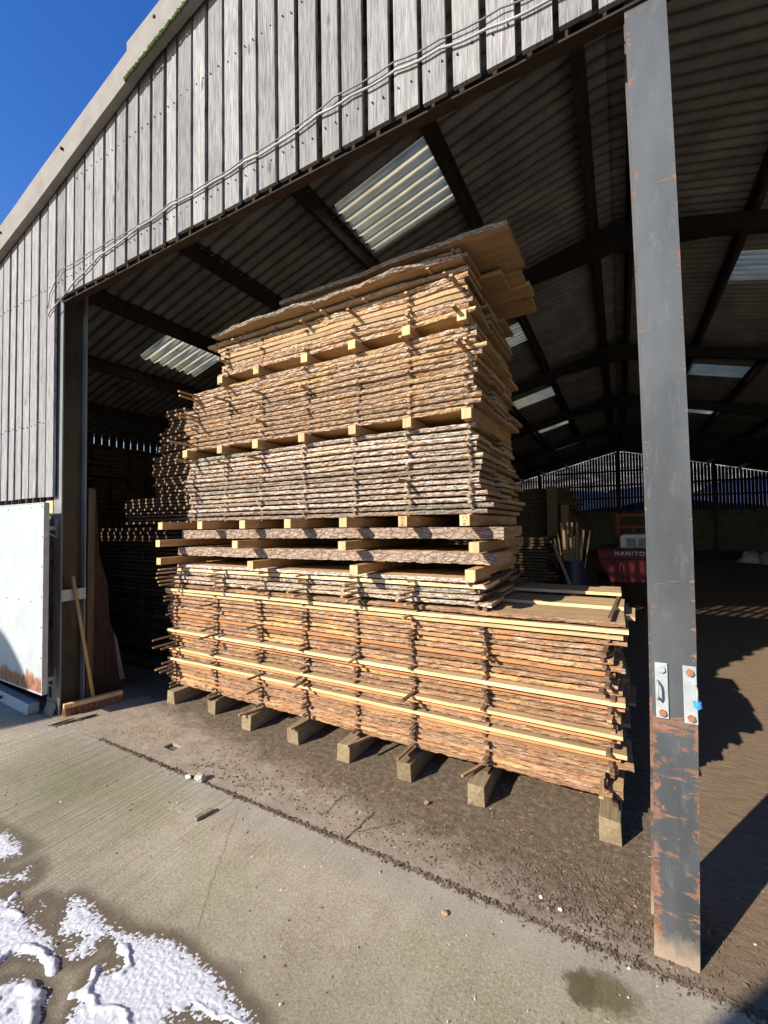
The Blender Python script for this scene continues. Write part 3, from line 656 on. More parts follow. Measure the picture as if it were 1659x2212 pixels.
def tier(tn, z0, n, pitch, t, x0f, x1f, bark_m, wood_m, ytop=None):
    for li in range(n):
        z = z0+li*pitch
        xa, xb = x0f(li)+U(-.02, .02), x1f(li)+U(-.035, .035)
        depth = 3; w = .335
        for di in range(depth):
            front = 'bark'; prot = U(-.012, .016); amp = .02; bev = U(-.012, .012)
            mats = [M[wood_m], M[bark_m], M['wood_end'], M['wood_orange']]
            what = 'bark edged front board'
            if di == 0:
                if tn == 'A' and li in yellow_A: front = 'saw'; prot = yellow_A[li]+.01; mats = [M['wood_tan'], M[bark_m], M['wood_fresh'], M['wood_fresh']]; amp = .006; what = 'bright yellow sawn front board'
                elif tn == 'A' and li in orange_A: front = 'saw'; prot = orange_A[li]; mats = [M['wood_tan'], M[bark_m], M['wood_end'], M['wood_orange']]; amp = .01; what = 'orange brown sawn front board'
                elif tn == 'B' and li == 3: front = 'saw'; mats = [M['wood_tan'], M[bark_m], M['wood_fresh'], M['wood_fresh']]; amp = .006; what = 'yellow sawn front board'
                elif tn == 'F' and li in (3, 4): front = 'saw'; mats[3] = M['sticker_pale']; amp = .01; what = 'pale sawn front board'
                if tn == 'A' and li > 25: bev = .0; prot += .01
                if tn in 'CEF': bev = (-.008 if tn in 'EF' else -.004)+U(-.003, .003); prot = U(-.005, .006); amp = .028
                if tn == 'A' and front == 'bark': prot = U(-.009, .010); amp = .026
                if tn == 'A' and front == 'bark': bev = .011+U(-.005, .005)
                y = FY
                seg = .013
            else:
                front = 'saw'; y = FY+.02+di*.352; prot = 0; seg = .25; amp = .0; bev = 0
                if di > 1 or tn != 'A': xa = x0f(li)+U(-.08, .08)
                xb = x1f(li)+U(-.05, .035)+(.004 if tn == 'A' else .002)*di
                mats[3] = M['wood_end']; what = 'sawn board with exposed end'
            if tn == 'A' and li == 27 and di: z += .016*di; y += .012*di; xb -= .03*di; front = 'saw'; mats[3] = M['wood_fresh']
            row = ['front', 'second from front', 'rearmost'][di]
            o = put_board(tn, li, di, xa, xb, y, w if di and not (tn == 'A' and li == 27) else .31 if di else .34, z, t, front, mats, amp, bev, prot, seg)
            if di == 0: lab = f"{what}, {ordn(li+1)} layer up in the {tiers_n[tn]}"
            else: lab = f"{row} sawn board, {ordn(li+1)} layer up in {tiers_n[tn]}"
            tag(o, lab, 'board', 'boards of the big timber stack')
        for ci, cx in enumerate(X_COLS[tn]):
            stick_jobs.append((tn, li, ci, cx, z-(pitch-t), pitch-t, xa, xb))
PA = .0338
tier('A', .135, 28, PA, .0215, lambda l: -3.79+.03*math.sin(l*.9)-(.03 if l > 20 else 0), lambda l: -.035+.03*math.sin(l*1.3+1)-(.02 if l < 5 else 0)+(.07 if l in (7, 26, 27) else 0), 'bark_red', 'wood_tan')
PB = .036
tier('B', 1.095, 5, PB, .0235, lambda l: -3.84+.04*l, lambda l: -.72+(.03 if l == 3 else 0)-.02*l, 'bark_grey', 'wood_tan')
PC = .0392
tier('C', 1.67, 15, PC, .0250, lambda l: -3.54+.03*math.sin(l*.6), lambda l: -.70-.008*l, 'bark_grey', 'wood_tan')
tier('E', 2.325, 14, PC, .0245, lambda l: -3.57+.03*math.sin(l*.7)+(.05 if l > 9 else 0), lambda l: -.76+.03*math.sin(l*.8), 'bark_tan', 'wood_tan')
tier('F', 2.945, 7, PC, .0245, lambda l: -3.10+.03*math.sin(l*.6), lambda l: -.79+.02*math.sin(l), 'bark_tan', 'wood_tan')
# cross beams with stickers on them, thick slabs between
def beams(z, h, xs, yf, ln, w, layer, thin=None, stamp=()):
    for i, x_ in enumerate(xs):
        g = thing('cross_beam', (x_, yf, z), f"squared cross beam end, {ordn(i+1)} from left in {layer}", 'beam', 'square cross beams between the tiers')
        y0_ = yf+U(-.02, .02); b = MB(); b.box((x_-w/2, y0_, z), (x_+w/2, y0_+ln, z+h), [1 if k == 2 else 0 for k in range(6)])
        o = obj('timber', b, [M['beam'], M['beam_end']], g, loc=(x_, yf, z), bevel=.002); g.rotation_euler = (0, 0, U(-.02, .02))
        if i in stamp:
            cu = bpy.data.curves.new('stamp', 'FONT'); cu.body = 'C16'; cu.size = .034; cu.extrude = .0004; cu.align_x = 'CENTER'; cu.align_y = 'CENTER'
            to = bpy.data.objects.new('tmp', cu); me = to.to_mesh(); me2 = me.copy(); to.to_mesh_clear(); bpy.data.objects.remove(to)
            me2.materials.append(M['stamp']); s_ = bpy.data.objects.new('stamp', me2); C.objects.link(s_); s_.parent = g
            s_.location = (0, y0_-yf-.0006, h/2); s_.rotation_euler = (math.pi/2, math.radians(90), 0)
BX = [-3.69, -3.13, -2.655, -2.16, -1.655, -1.21, -.805]
beams(1.277, .062, [-3.66, -2.54, -1.575, -.77], 2.40, 1.2, .062, 'the lowest beam row')
beams(1.437, .062, [-3.69, -2.68, -1.665, -.745], 2.39, 1.2, .062, 'the second beam row')
beams(1.594, .066, BX, 2.42, 1.2, .062, 'the third beam row', stamp=(5, 6))
beams(2.250, .066, [-3.47, -3.03, -2.60, -2.115, -1.645, -1.225, -.81], 2.53, 1.15, .062, 'the beam row above the middle tier')
beams(2.868, .066, [-3.04, -2.60, -2.10, -1.65, -1.22, -.83], 2.53, 1.15, .062, 'the beam row under the top tier')
for z_, t_, x0_, x1_, lab in ((1.352, .072, -3.70, -.66, 'thick bark faced slab, lower of the two slabs between beams'), (1.512, .072, -3.60, -.62, 'thick bark faced slab, upper of the two slabs between beams')):
    for di in range(3):
        mb = board(x1_-x0_-.05*di, .34, t_, .012 if di == 0 else .2, 'bark' if di == 0 else 'saw', .03, 0.0, seed=50+di+z_*30)
        o = obj('thick_slab', mb, [M['wood_tan'], M['bark_slab'], M['wood_end'], M['wood_end']]); o.location = ((x0_+x1_)/2-.025*di, FY-.01+di*.36, z_)
        tag(o, lab if di == 0 else f"{'middle' if di == 1 else 'rear'} thick sawn slab, {lab.split(', ')[1].split(' of')[0]} slab layer", 'slab', 'thick slabs between the beams')
# boards lying on top, with the big overhanging ones
tops = [(-3.22, -.80, 2.57, .30, 3.222, .020, .03), (-3.08, -.82, 2.48, .36, 3.262, .020, .085), (-3.0, -.80, 2.57, .30, 3.296, .018, .06), (-2.9, -.84, 2.55, .30, 3.325, .018, .05)]
for i, (x0_, x1_, y_, w_, z_, t_, am) in enumerate(tops):
    mb = board(x1_-x0_, w_, t_, .013, 'bark', am, -.012, seed=90+i*3); o = obj('wavy_board', mb, [M['wood_tan'], M['bark_grey'], M['wood_end'], M['wood_tan']])
    o.location = ((x0_+x1_)/2, y_, z_); tag(o, f"wavy live edged board on top of stack, {ordn(i+1)} from bottom of the shaded top layers", 'board', 'wavy top boards')
    for x_ in (-2.85, -2.5, -1.9, -1.6, -.95):
        stick_jobs.append(('G', i, 0, x_+U(-.1, .1), z_-.012, .012, x0_, x1_))
for i, (x0_, x1_, y_, w_, z_, t_, lab) in enumerate(((-2.3, -.535, 2.49, .48, 3.35, .03, 'widest overhanging sawn board jutting right at top of stack'), (-1.9, -.56, 2.99, .17, 3.335, .035, 'narrow overhanging board just behind the widest one on top'),
        (-2.2, -.53, 3.15, .17, 3.315, .035, 'third overhanging board from front on top of stack'), (-2.2, -.55, 3.34, .24, 3.31, .035, 'rearmost overhanging board jutting right at top of stack'), (-1.8, -.66, 2.86, .25, 3.29, .03, 'short board end tucked under the widest overhanging top board'))):
    mb = board(x1_-x0_, w_, t_, .02, 'bark' if i == 0 else 'saw', .03 if i == 0 else .01, 0, seed=120+i, backbark=False); o = obj('overhanging_board', mb, [M['wood_tan'], M['bark_grey'], M['wood_end'], M['wood_tan']])
    o.location = ((x0_+x1_)/2, y_, z_); tag(o, lab, 'board', 'overhanging top boards')
# bearers on the floor
for i, x_ in enumerate([-3.645, -3.135, -2.64, -2.165, -1.695, -1.235, -.765, -.092]):
    yf = [2.50, 2.535, 2.46, 2.46, 2.435, 2.43, 2.41, 2.445][i]; b = MB(); w = .1
    sec = [(-w/2, 0), (w/2, 0), (w/2, .118), (-w/2, .118)]; ring = []
    for k in range(14):
        yy = yf+1.3*k/13
        for (a_, z_) in sec: ring.append((x_+a_*(1+.05*nz(yy*5, a_*9+i, z_*9))+U(-.003, .003), yy+(U(-.012, .004) if k == 0 else 0), 0 if z_ == 0 else .1175-abs(U(0, .004))))
    b.add(ring, [(0, 3, 2, 1), (52, 53, 54, 55)]+[(k*4+q, (k+1)*4+q, (k+1)*4+(q+1) % 4, k*4+(q+1) % 4)[::-1] for k in range(13) for q in range(4)])
    o = obj('bearer', b, M['bearer'], loc=(x_, yf, 0), bevel=.004); o.rotation_euler = (0, 0, U(-.03, .03) if i in (4, 6) else U(-.01, .01))
    tag(o, f"squared floor bearer under the timber stack, {ordn(i+1)} from the left", 'bearer', 'floor bearers under the stack')
# stickers: the 300 that show most are things, the rest one object
for ci, x_ in enumerate([-3.645, -3.135, -2.64, -2.165, -1.695, -1.235, -.765, -.092]): pass
jobs = []
for (tn, li, ci, cx, z, h, xa, xb) in stick_jobs:
    x_ = cx+U(-.012, .012); 
    if x_ < xa+.01: x_ = xa+.03
    if x_ > xb-.02: x_ = xb-.04
    p = abs(RN.gauss(.02, .022)); ang = U(-.03, .03)
    if tn == 'A':
        p = .025+abs(RN.gauss(0, .03)); ang = U(-.10, .05)
        if ci == 0 and RN.random() < .25: p += U(.06, .18)
        if li < 2: p += U(0, .08)
        if RN.random() < .06: p += U(.08, .15); ang = U(-.12, .1)
    if tn == 'B': p = (.20+U(-.04, .05) if ci == 0 else U(.05, .22) if ci < 6 else U(.01, .05)); ang = U(-.12, .0)
    if tn in 'CE':
        if RN.random() < .13: p += U(.06, .16)
        if ci == 0 and RN.random() < .35: p += U(.05, .2)
        if ci < 2: ang += U(-.05, .15)
    if tn == 'F' and RN.random() < .2: p += U(.05, .16)
    if tn == 'G': p = U(.03, .1); 
    vis = p*(1.4 if x_ > -1.5 else 1.1)
    jobs.append((vis, tn, li, ci, x_, z, h, p, ang))
jobs.sort(key=lambda j: -j[0])
sm = []
for k in range(6):
    b = MB(); w = .0095+.001*(k % 3); b.box((-w, 0, .0004), (w, 1, .9996), [1 if q == 2 else 0 for q in range(6)])
    sm.append(b.mesh('sticker', [M['sticker'] if k % 3 else M['sticker_pale'], M['wood_end']]))
smd = []
M['sticker_dark'] = wood('sticker_dark', (.24, .145, .085), (.16, .095, .055), (.08, .05, .03), axis=1)
for k in range(3):
    b = MB(); w = .0105+.001*k; b.box((-w, 0, .0004), (w, 1, .9996)); smd.append(b.mesh('sticker', [M['sticker_dark']]))
rest = MB()
colw = {0: 'leftmost', 1: 'second', 2: 'third', 3: 'fourth', 4: 'fifth', 5: 'sixth', 6: 'seventh', 7: 'rightmost'}
tshort = {'A': 'wide bottom tier', 'B': 'short tier below slabs', 'C': 'middle tier', 'E': 'upper tier', 'F': 'top tier', 'G': 'shaded top layers'}
for q, (vis, tn, li, ci, x_, z, h, p, ang) in enumerate(jobs):
    ln = 1.06+p+U(-.03, .0)
    if q < 298:
        o = bpy.data.objects.new('sticker', smd[q % 3] if tn == 'A' and q % 7 else sm[q % 6]); C.objects.link(o); o.location = (x_-math.sin(ang)*(-p), FY-p, z+.0003); o.rotation_euler = (0, 0, ang)
        o.scale = (1, ln, h-.0006)
        if tn == 'G': lab = f"small stick between wavy top boards, layer {li+1}, near x position {q}"; lab = f"small spacer stick poking out between wavy boards, {ordn(li+1)} shaded top layer"
        else: lab = f"spacer stick, {colw[ci]} column, under {ordn(li+1)} board of the {tshort[tn]}"
        tag(o, lab, 'spacer stick', 'spacer sticks between the boards')
    else:
        b = MB(); y0_ = FY-p; rest.bar((x_, y0_, z+h/2), (x_-math.sin(ang)*ln, y0_+ln, z+h/2), .019, h-.001)
if rest.v: tag(obj('spacer_sticks', rest, M['sticker_dark']), 'the many flush spacer sticks between the stacked boards', 'spacer sticks', kind='stuff')
# sticks lying loose on bearers
for (p, q, lab) in (((-1.64, 2.40, .135), (-1.575, 2.60, .128), 'loose stick slanting over the fifth floor bearer'), ((-.85, 2.42, .14), (-.78, 2.62, .13), 'loose stick slanting over the seventh floor bearer'), ((-2.66, 2.40, .132), (-2.60, 2.62, .128), 'loose stick lying on the third floor bearer')):
    b = MB(); b.bar(p, q, .018, .014); tag(obj('loose_stick', b, M['sticker'], loc=p), lab, 'stick')
# ------------------------------------------------------------------ timber in the dark behind
pile = MB()
nbk = 0
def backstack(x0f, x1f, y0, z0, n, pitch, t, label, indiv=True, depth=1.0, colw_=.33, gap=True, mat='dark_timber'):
    global nbk
    for l in range(n):
        z = z0+l*pitch; xa, xb = x0f(l)+U(-.04, .04), x1f(l)+U(-.05, .05); yo = U(-.03, .03)
        if indiv:
            b = MB(); ns = 10; w = .3
            for k in range(ns):
                xk, xk1 = xa+(xb-xa)*k/ns, xa+(xb-xa)*(k+1)/ns; s1, s2 = .02*nz(xk*2, l), .02*nz(xk1*2, l); zz1, zz2 = .006*nz(xk*1.1, l*2), .006*nz(xk1*1.1, l*2)
                b.add([(xk, y0+yo+s1, z+zz1), (xk1, y0+yo+s2, z+zz2), (xk1, y0+w, z+zz2), (xk, y0+w, z+zz1), (xk, y0+yo+s1, z+t+zz1), (xk1, y0+yo+s2, z+t+zz2), (xk1, y0+w, z+t+zz2), (xk, y0+w, z+t+zz1)],
                      [(0, 3, 2, 1), (4, 5, 6, 7), (0, 1, 5, 4), (2, 3, 7, 6)]+([(3, 0, 4, 7)] if k == 0 else [])+([(1, 2, 6, 5)] if k == ns-1 else []), tone=.5)
            o = obj('dark_board', b, M[mat], loc=((xa+xb)/2, y0, z)); nbk += 1
            tag(o, f"shaded board, {ordn(l+1)} up in the {label}", 'board', 'shaded boards behind the big stack')
            pile.box((xa+.02, y0+w+.02, z), (xb-.02, y0+depth, z+t))
        else:
            d = 0
            while d < depth-.1:
                pile.box((xa+U(-.05, .05), y0+yo+d, z), (xb+U(-.05, .05), y0+d+.3, z+t)); d += .33
        if gap and l < n-1:
            xs_ = xa+.1
            while xs_ < xb: pile.box((xs_, y0+.01, z+t), (xs_+.03, y0+depth-.05, z+pitch)); xs_ += .6
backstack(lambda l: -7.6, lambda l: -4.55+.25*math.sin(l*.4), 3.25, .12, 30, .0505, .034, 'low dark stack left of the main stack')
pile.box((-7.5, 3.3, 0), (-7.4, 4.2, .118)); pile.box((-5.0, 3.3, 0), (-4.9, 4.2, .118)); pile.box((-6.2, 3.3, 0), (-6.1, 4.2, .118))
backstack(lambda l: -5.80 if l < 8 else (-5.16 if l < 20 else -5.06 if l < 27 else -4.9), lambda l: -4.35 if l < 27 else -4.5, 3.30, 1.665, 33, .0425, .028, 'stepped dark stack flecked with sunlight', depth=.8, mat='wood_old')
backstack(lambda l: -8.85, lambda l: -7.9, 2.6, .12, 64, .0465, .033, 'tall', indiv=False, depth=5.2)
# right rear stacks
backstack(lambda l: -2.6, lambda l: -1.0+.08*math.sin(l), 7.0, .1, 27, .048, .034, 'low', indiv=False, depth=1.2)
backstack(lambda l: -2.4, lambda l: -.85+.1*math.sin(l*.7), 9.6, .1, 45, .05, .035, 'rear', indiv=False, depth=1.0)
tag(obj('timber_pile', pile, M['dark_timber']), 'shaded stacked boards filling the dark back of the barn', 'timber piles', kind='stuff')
b = MB(); b.box((-1.33, 9.3, .9), (-1.13, 9.35, 2.36)); tag(obj('upright_plank', b, M['dark_timber'], loc=(-1.2, 9.3, .9)), 'taller plank standing upright against the rear timber stack', 'plank', 'upright planks')
b = MB(); b.box((-1.06, 9.3, .9), (-.92, 9.35, 1.98)); tag(obj('upright_plank', b, M['wood_old'], loc=(-1.0, 9.3, .9)), 'shorter pale plank standing right of the tall upright plank', 'plank', 'upright planks')
# barrel with offcuts
b = MB(); b.tube([(-.68, 7.1, 0), (-.68, 7.1, .25), (-.68, 7.1, .5), (-.68, 7.1, .8), (-.68, 7.1, 1.02)], [.17, .19, .195, .19, .18], 20, cap=False)
b.tube([(-.68, 7.1, .02), (-.68, 7.1, .03)], .17, 20); b.tube([(-.68, 7.1, 1.02), (-.68, 7.1, 1.04)], .187, 20, cap=False)
tag(obj('barrel', b, M['blue_plastic'], smooth=True, loc=(-.68, 7.1, 0)), 'dark blue plastic barrel holding long timber offcuts', 'barrel')
for k in range(26):
    a = U(0, 6.28); r_ = U(.02, .13); s_ = U(.5, 2.2); tz = U(1.35, 1.62)
    b = MB(); b.bar((-.68+r_*math.cos(a)*.4, 7.1+r_*math.sin(a)*.4, .06), (-.68+r_*math.cos(a)*s_*1.3, 7.1+r_*math.sin(a)*s_, tz), U(.015, .035), .015)
    tag(obj('offcut_stick', b, M['wood_old'] if k % 3 else M['wood_tan'], loc=(-.68, 7.1, .06)), 'thin timber offcut standing in the blue barrel', 'stick', 'offcuts standing in the blue barrel')
b = MB(); b.bar((-.56, 6.6, .45), (-.87, 6.65, 1.30), .05, .03); b.bar((-.56, 6.6, .45), (-.50, 6.58, .0), .05, .03)
tag(obj('leaning_plank', b, M['wood_old'], loc=(-.6, 6.6, .0)), 'grey plank leaning left in front of the blue barrel', 'plank')
# forklift
fk = thing('forklift', (.15, 9.4, 0), 'red forklift parked in the dark with silver grille', 'forklift')
b = MB()
y0_ = 8.5
b.prism([(-.40, y0_, 1.14), (.72, y0_, 1.14), (.72, y0_, .98), (.56, y0_, .56), (-.20, y0_, .56), (-.38, y0_, .95)], (0, .9, 0))
cw = obj('counterweight', b, M['red'], fk, bevel=.02)
b = MB(); b.box((-.36, y0_-.006, .955), (.68, y0_+.01, .975)); b.box((-.02, y0_-.004, .62), (.10, y0_+.02, .66)); b.box((.25, y0_-.004, .62), (.37, y0_+.02, .66)); b.box((-.18, y0_-.004, .90), (-.1, y0_+.02, .93)); obj('slot', b, M['black'], fk)
b = MB(); b.prism([(-.03, 8.75, 1.145), (.50, 8.75, 1.145), (.50, 8.75, 1.34), (.46, 8.75, 1.385), (.03, 8.75, 1.385), (-.03, 8.75, 1.34)], (0, .8, 0)); hd = obj('engine_hood', b, M['silver'], fk, bevel=.015)
b = MB()
for k in range(6): b.box((.07, 8.735, 1.175+k*.026), (.225, 8.752, 1.187+k*.026)); b.box((.255, 8.735, 1.175+k*.026), (.44, 8.752, 1.187+k*.026))
obj('grille_slot', b, M['black'], fk)
b = MB()
for x_ in (-.06, .50): b.box((x_-.045, 10.2, .3), (x_+.045, 10.28, 1.78))
for z_ in (.5, 1.48, 1.72): b.box((-.05, 10.19, z_), (.5, 10.27, z_+.07))
b.box((.19, 10.21, .5), (.25, 10.26, 1.48)); obj('mast', b, M['orange_red'], fk, bevel=.005)
for sx in (-.30, .62):
    b = MB(); b.tube([(sx-.12, 9.15, .33), (sx+.12, 9.15, .33)], .33, 20); w = obj('wheel', b, M['black'], fk, bevel=.02)
    b = MB(); b.tube([(sx-.125, 9.15, .33), (sx+.125, 9.15, .33)], .17, 16); obj('rim', b, M['silver'], w)
b = MB(); b.tube([(-.32, 8.9, 1.14), (-.30, 8.85, 1.22), (-.22, 8.85, 1.26)], .012, 6); b.tube([(-.25, 9.0, 1.12), (-.18, 9.0, 1.28), (-.05, 9.0, 1.24)], .01, 6)
b.box((-.30, 8.9, 1.14), (-.10, 9.2, 1.19)); obj('lever', b, M['black'], fk)
cu = bpy.data.curves.new('lettering', 'FONT'); cu.body = 'MANITOU'; cu.size = .098; cu.extrude = .003; cu.offset = .0025; cu.space_character = 1.25
to = bpy.data.objects.new('tmp', cu); me = to.to_mesh().copy(); to.to_mesh_clear(); bpy.data.objects.remove(to); me.materials.append(M['letter'])
wd = max(v.co.x for v in me.vertices)
lt = bpy.data.objects.new('lettering', me); C.objects.link(lt); lt.parent = fk; lt.location = Vector((-.12, y0_-.006, 1.03))-fk.location; lt.rotation_euler = (math.pi/2, 0, 0); lt.scale = (.535/wd, 1, 1)
# white bulk bags and tarp heap
def lump(cx, cy, sx, sy, sz, seed, mat, name, label, cat, group=None):
    V = []; F = []; nu, nv = 28, 12
    for j in range(nv+1):
        th = j/nv*math.pi/2*1.0
        for i in range(nu):
            ph = i/nu*2*math.pi; d = Vector((math.cos(ph)*math.cos(th), math.sin(ph)*math.cos(th), math.sin(th)))
            r_ = 1+.28*nz(d.x*1.6+seed, d.y*1.6, d.z*1.6)+.1*nz(d.x*5, d.y*5+seed, d.z*5)
            V.append((cx+d.x*sx*r_, cy+d.y*sy*r_, max(0, d.z*sz*r_)))
    for j in range(nv):
        for i in range(nu): F.append((j*nu+i, j*nu+(i+1) % nu, (j+1)*nu+(i+1) % nu, (j+1)*nu+i))
    b = MB(); b.add(V, F); return tag(obj(name, b, mat, smooth=True, loc=(cx, cy, 0)), label, cat, group)
lump(5.0, 20.6, .62, .5, .62, 3, M['bag'], 'bulk_bag', 'larger crumpled white bulk bag on the barn floor at right', 'bag', 'white bulk bags')
lump(4.35, 21.2, .42, .4, .4, 8, M['bag'], 'bulk_bag', 'smaller crumpled white bag left of the larger one', 'bag', 'white bulk bags')
lump(-1, 34, 6.5, 1.6, 4.0, 5, M['tarp'], 'tarp_heap', 'blue sheeted heap outside, seen left through the rear slats', 'tarpaulin', 'blue sheeted heaps')
lump(8, 33.5, 6.0, 1.6, 4.3, 11, M['tarp'], 'tarp_heap', 'blue sheeted heap outside, seen right through the rear slats', 'tarpaulin', 'blue sheeted heaps')
# ------------------------------------------------------------------ litter on the ground
def chips(n, fx, fy, mat, smin, smax, flat=.4, name='', zf=0.0):
    b = MB()
    for k in range(n):
        x_, y_ = fx(), fy()
        if hx0-.02 < x_ < hx1+.02 and hy0-.02 < y_ < hy1+.02: continue
        s_ = smin+(smax-smin)*RN.random()**2.5; a = U(0, 6.28); L_ = s_*U(1, 2.4)
        dx, dy = math.cos(a)*L_/2, math.sin(a)*L_/2; px, py = -math.sin(a)*s_/2, math.cos(a)*s_/2; h = s_*flat*U(.5, 1.3)
        b.add([(x_-dx, y_-dy, zf), (x_+px*U(.6, 1.2), y_+py, zf), (x_+dx, y_+dy, zf+h*U(0, .6)), (x_-px, y_-py*U(.6, 1.2), zf), (x_+dx*U(-.5, .5), y_+dy*U(-.5, .5), zf+h)],
              [(0, 1, 4), (1, 2, 4), (2, 3, 4), (3, 0, 4)])
    return b
def jw(x): return max(.004, .008+.016*nz(x*3.3, 4)+.014*max(0, min(1, (x+1.4)/1.3)))
jc = chips(6000, lambda: -3.55+4.9*RN.random()**.9, lambda: 0, M['chip'], .003, .013, .7)
for q in range(0, len(jc.v), 5):
    c_ = jc.v[q+4]; dy_ = 1.833+RN.gauss(0, 1)*(jw(c_[0])*.7+.002)
    if RN.random() < .5 and nz(c_[0]*3.1, 8) < -.12: dy_ = 1.834+RN.gauss(0, .006)
    for e in range(5): v_ = jc.v[q+e]; jc.v[q+e] = (v_[0], v_[1]+dy_, v_[2])
V = []; F = []; n_ = 760
for i in range(n_):
    x_ = -3.6+5.0*i/(n_-1)
    for j in range(9):
        u_ = (j-4)/4; w_ = jw(x_)*.95+.003; V.append((x_, 1.834+u_*w_, -.006+(1-u_*u_)*(.005+.011*nz(x_*18, u_*2)+.009*nz(x_*60, u_*5))))
for i in range(n_-1):
    for j in range(8): F.append((i*9+j, (i+1)*9+j, (i+1)*9+j+1, i*9+j+1))
jc.add(V, F)
tag(obj('joint_debris', jc, M['chip']), 'dark bark crumbs packed along the concrete joint', 'debris', kind='stuff')
tag(obj('bark_litter', chips(6500, lambda: U(-2.6, .35) if RN.random() < .6 else RN.gauss(-.15, .22), lambda: 1.9+abs(RN.gauss(0, .28)), M['chip'], .002, .012, .6), M['chip']), 'dark bark crumbs scattered on the floor before the stack', 'debris', kind='stuff')
tag(obj('soil_clumps', chips(900, lambda: RN.gauss(-.18, .22), lambda: 1.88+abs(RN.gauss(0, .16)), M['chip'], .003, .017, .5), M['chip']), 'larger dark clumps of bark soil heaped left of post foot', 'debris', kind='stuff')
tag(obj('sawdust_chips', chips(1500, lambda: RN.gauss(-3.25, .2), lambda: RN.gauss(2.10, .08), M['chip_pale'], .002, .010, .4), M['chip_pale']), 'orange sawdust chips near the drain', 'debris', kind='stuff')
pl = chips(1100, lambda: U(-3.5, 1.2), lambda: 1.86+abs(RN.gauss(0, .4)), M['chip_pale'], .002, .012, .4)
tag(obj('pale_chips', pl, M['chip_pale']), 'small pale wood chips strewn over floor', 'debris', kind='stuff')
tag(obj('grit', chips(520, lambda: U(-4.6, .6), lambda: 1.8-abs(RN.gauss(0, .7)), M['stone'], .003, .010, .9), M['stone']), 'small stones and grit on the concrete yard', 'grit', kind='stuff')
tag(obj('white_grit', chips(120, lambda: U(-4.5, .5), lambda: U(.9, 2.3), M['white_stone'], .002, .006, .9), M['white_stone']), 'small white pebbles on the concrete', 'grit', kind='stuff')
tag(obj('dark_flecks', chips(260, lambda: U(-4.2, .5), lambda: 1.8-abs(RN.gauss(0, .6)), M['chip'], .003, .011, .6), M['chip']), 'dark bark flecks scattered thinly on the yard', 'debris', kind='stuff')
def rock(c, s, mat, name, label, seed):
    V = []; F = []; nu, nv = 10, 6
    for j in range(nv+1):
        th = -math.pi/2+math.pi*j/nv
        for i in range(nu):
            ph = i/nu*2*math.pi; d = Vector((math.cos(ph)*math.cos(th), math.sin(ph)*math.cos(th), math.sin(th))); r_ = 1+.45*nz(d.x*1.5+seed, d.y*1.5, d.z*1.5)
            V.append((c[0]+d.x*s[0]*r_, c[1]+d.y*s[1]*r_, max(0.0005, s[2]*.8+d.z*s[2]*r_)))
    for j in range(nv):
        for i in range(nu): F.append((j*nu+i, j*nu+(i+1) % nu, (j+1)*nu+(i+1) % nu, (j+1)*nu+i))
    b = MB(); b.add(V, F); return tag(obj(name, b, mat, loc=(c[0], c[1], 0)), label, 'stone')
rock((-2.47, 1.815), (.022, .016, .014), M['white_stone'], 'stone', 'white stone on the joint beside a brown lump', 2)
rock((-2.385, 1.838), (.04, .028, .022), M['stone'], 'stone', 'brown lump of rubble on the concrete joint', 5)
rock((-.68, 1.69), (.016, .010, .008), M['chip_pale'], 'wood_fragment', 'small orange wood fragment on the yard near the post', 9)
rock((-.345, 1.955), (.009, .007, .006), M['white_stone'], 'stone', 'white pebble on the dark crumbs left of the post', 12)
rock((-.265, 1.93), (.009, .008, .006), M['white_stone'], 'stone', 'pale blue white pebble nearest the post', 14)
rock((-1.02, 2.29), (.014, .012, .012), M['chip_pale'], 'wood_fragment', 'pale fragment between the sixth and seventh bearers', 19)
b = MB(); b.prism([(-2.098, 1.575, .004), (-2.068, 1.572, .004), (-2.050, 1.668, .004), (-2.080, 1.672, .004)], (0, 0, .016)); tag(obj('wood_offcut', b, M['grey_wood'], loc=(-2.08, 1.6, 0)), 'flat grey wood offcut lying alone on the yard', 'offcut')
b = MB()
for k in range(14):
    x_ = -4.11+U(0, .09); y_ = 1.735+(x_+4.11)*2.6+U(-.02, .02); b.bar((x_, y_, U(.006, .02)), (x_+U(.01, .05), y_+U(.04, .13), U(.005, .02)), U(.008, .02), .006)
tag(obj('bark_strip', b, M['chip'], loc=(-4.08, 1.85, 0)), 'dark splintered bark strip on ground before the broom', 'bark')
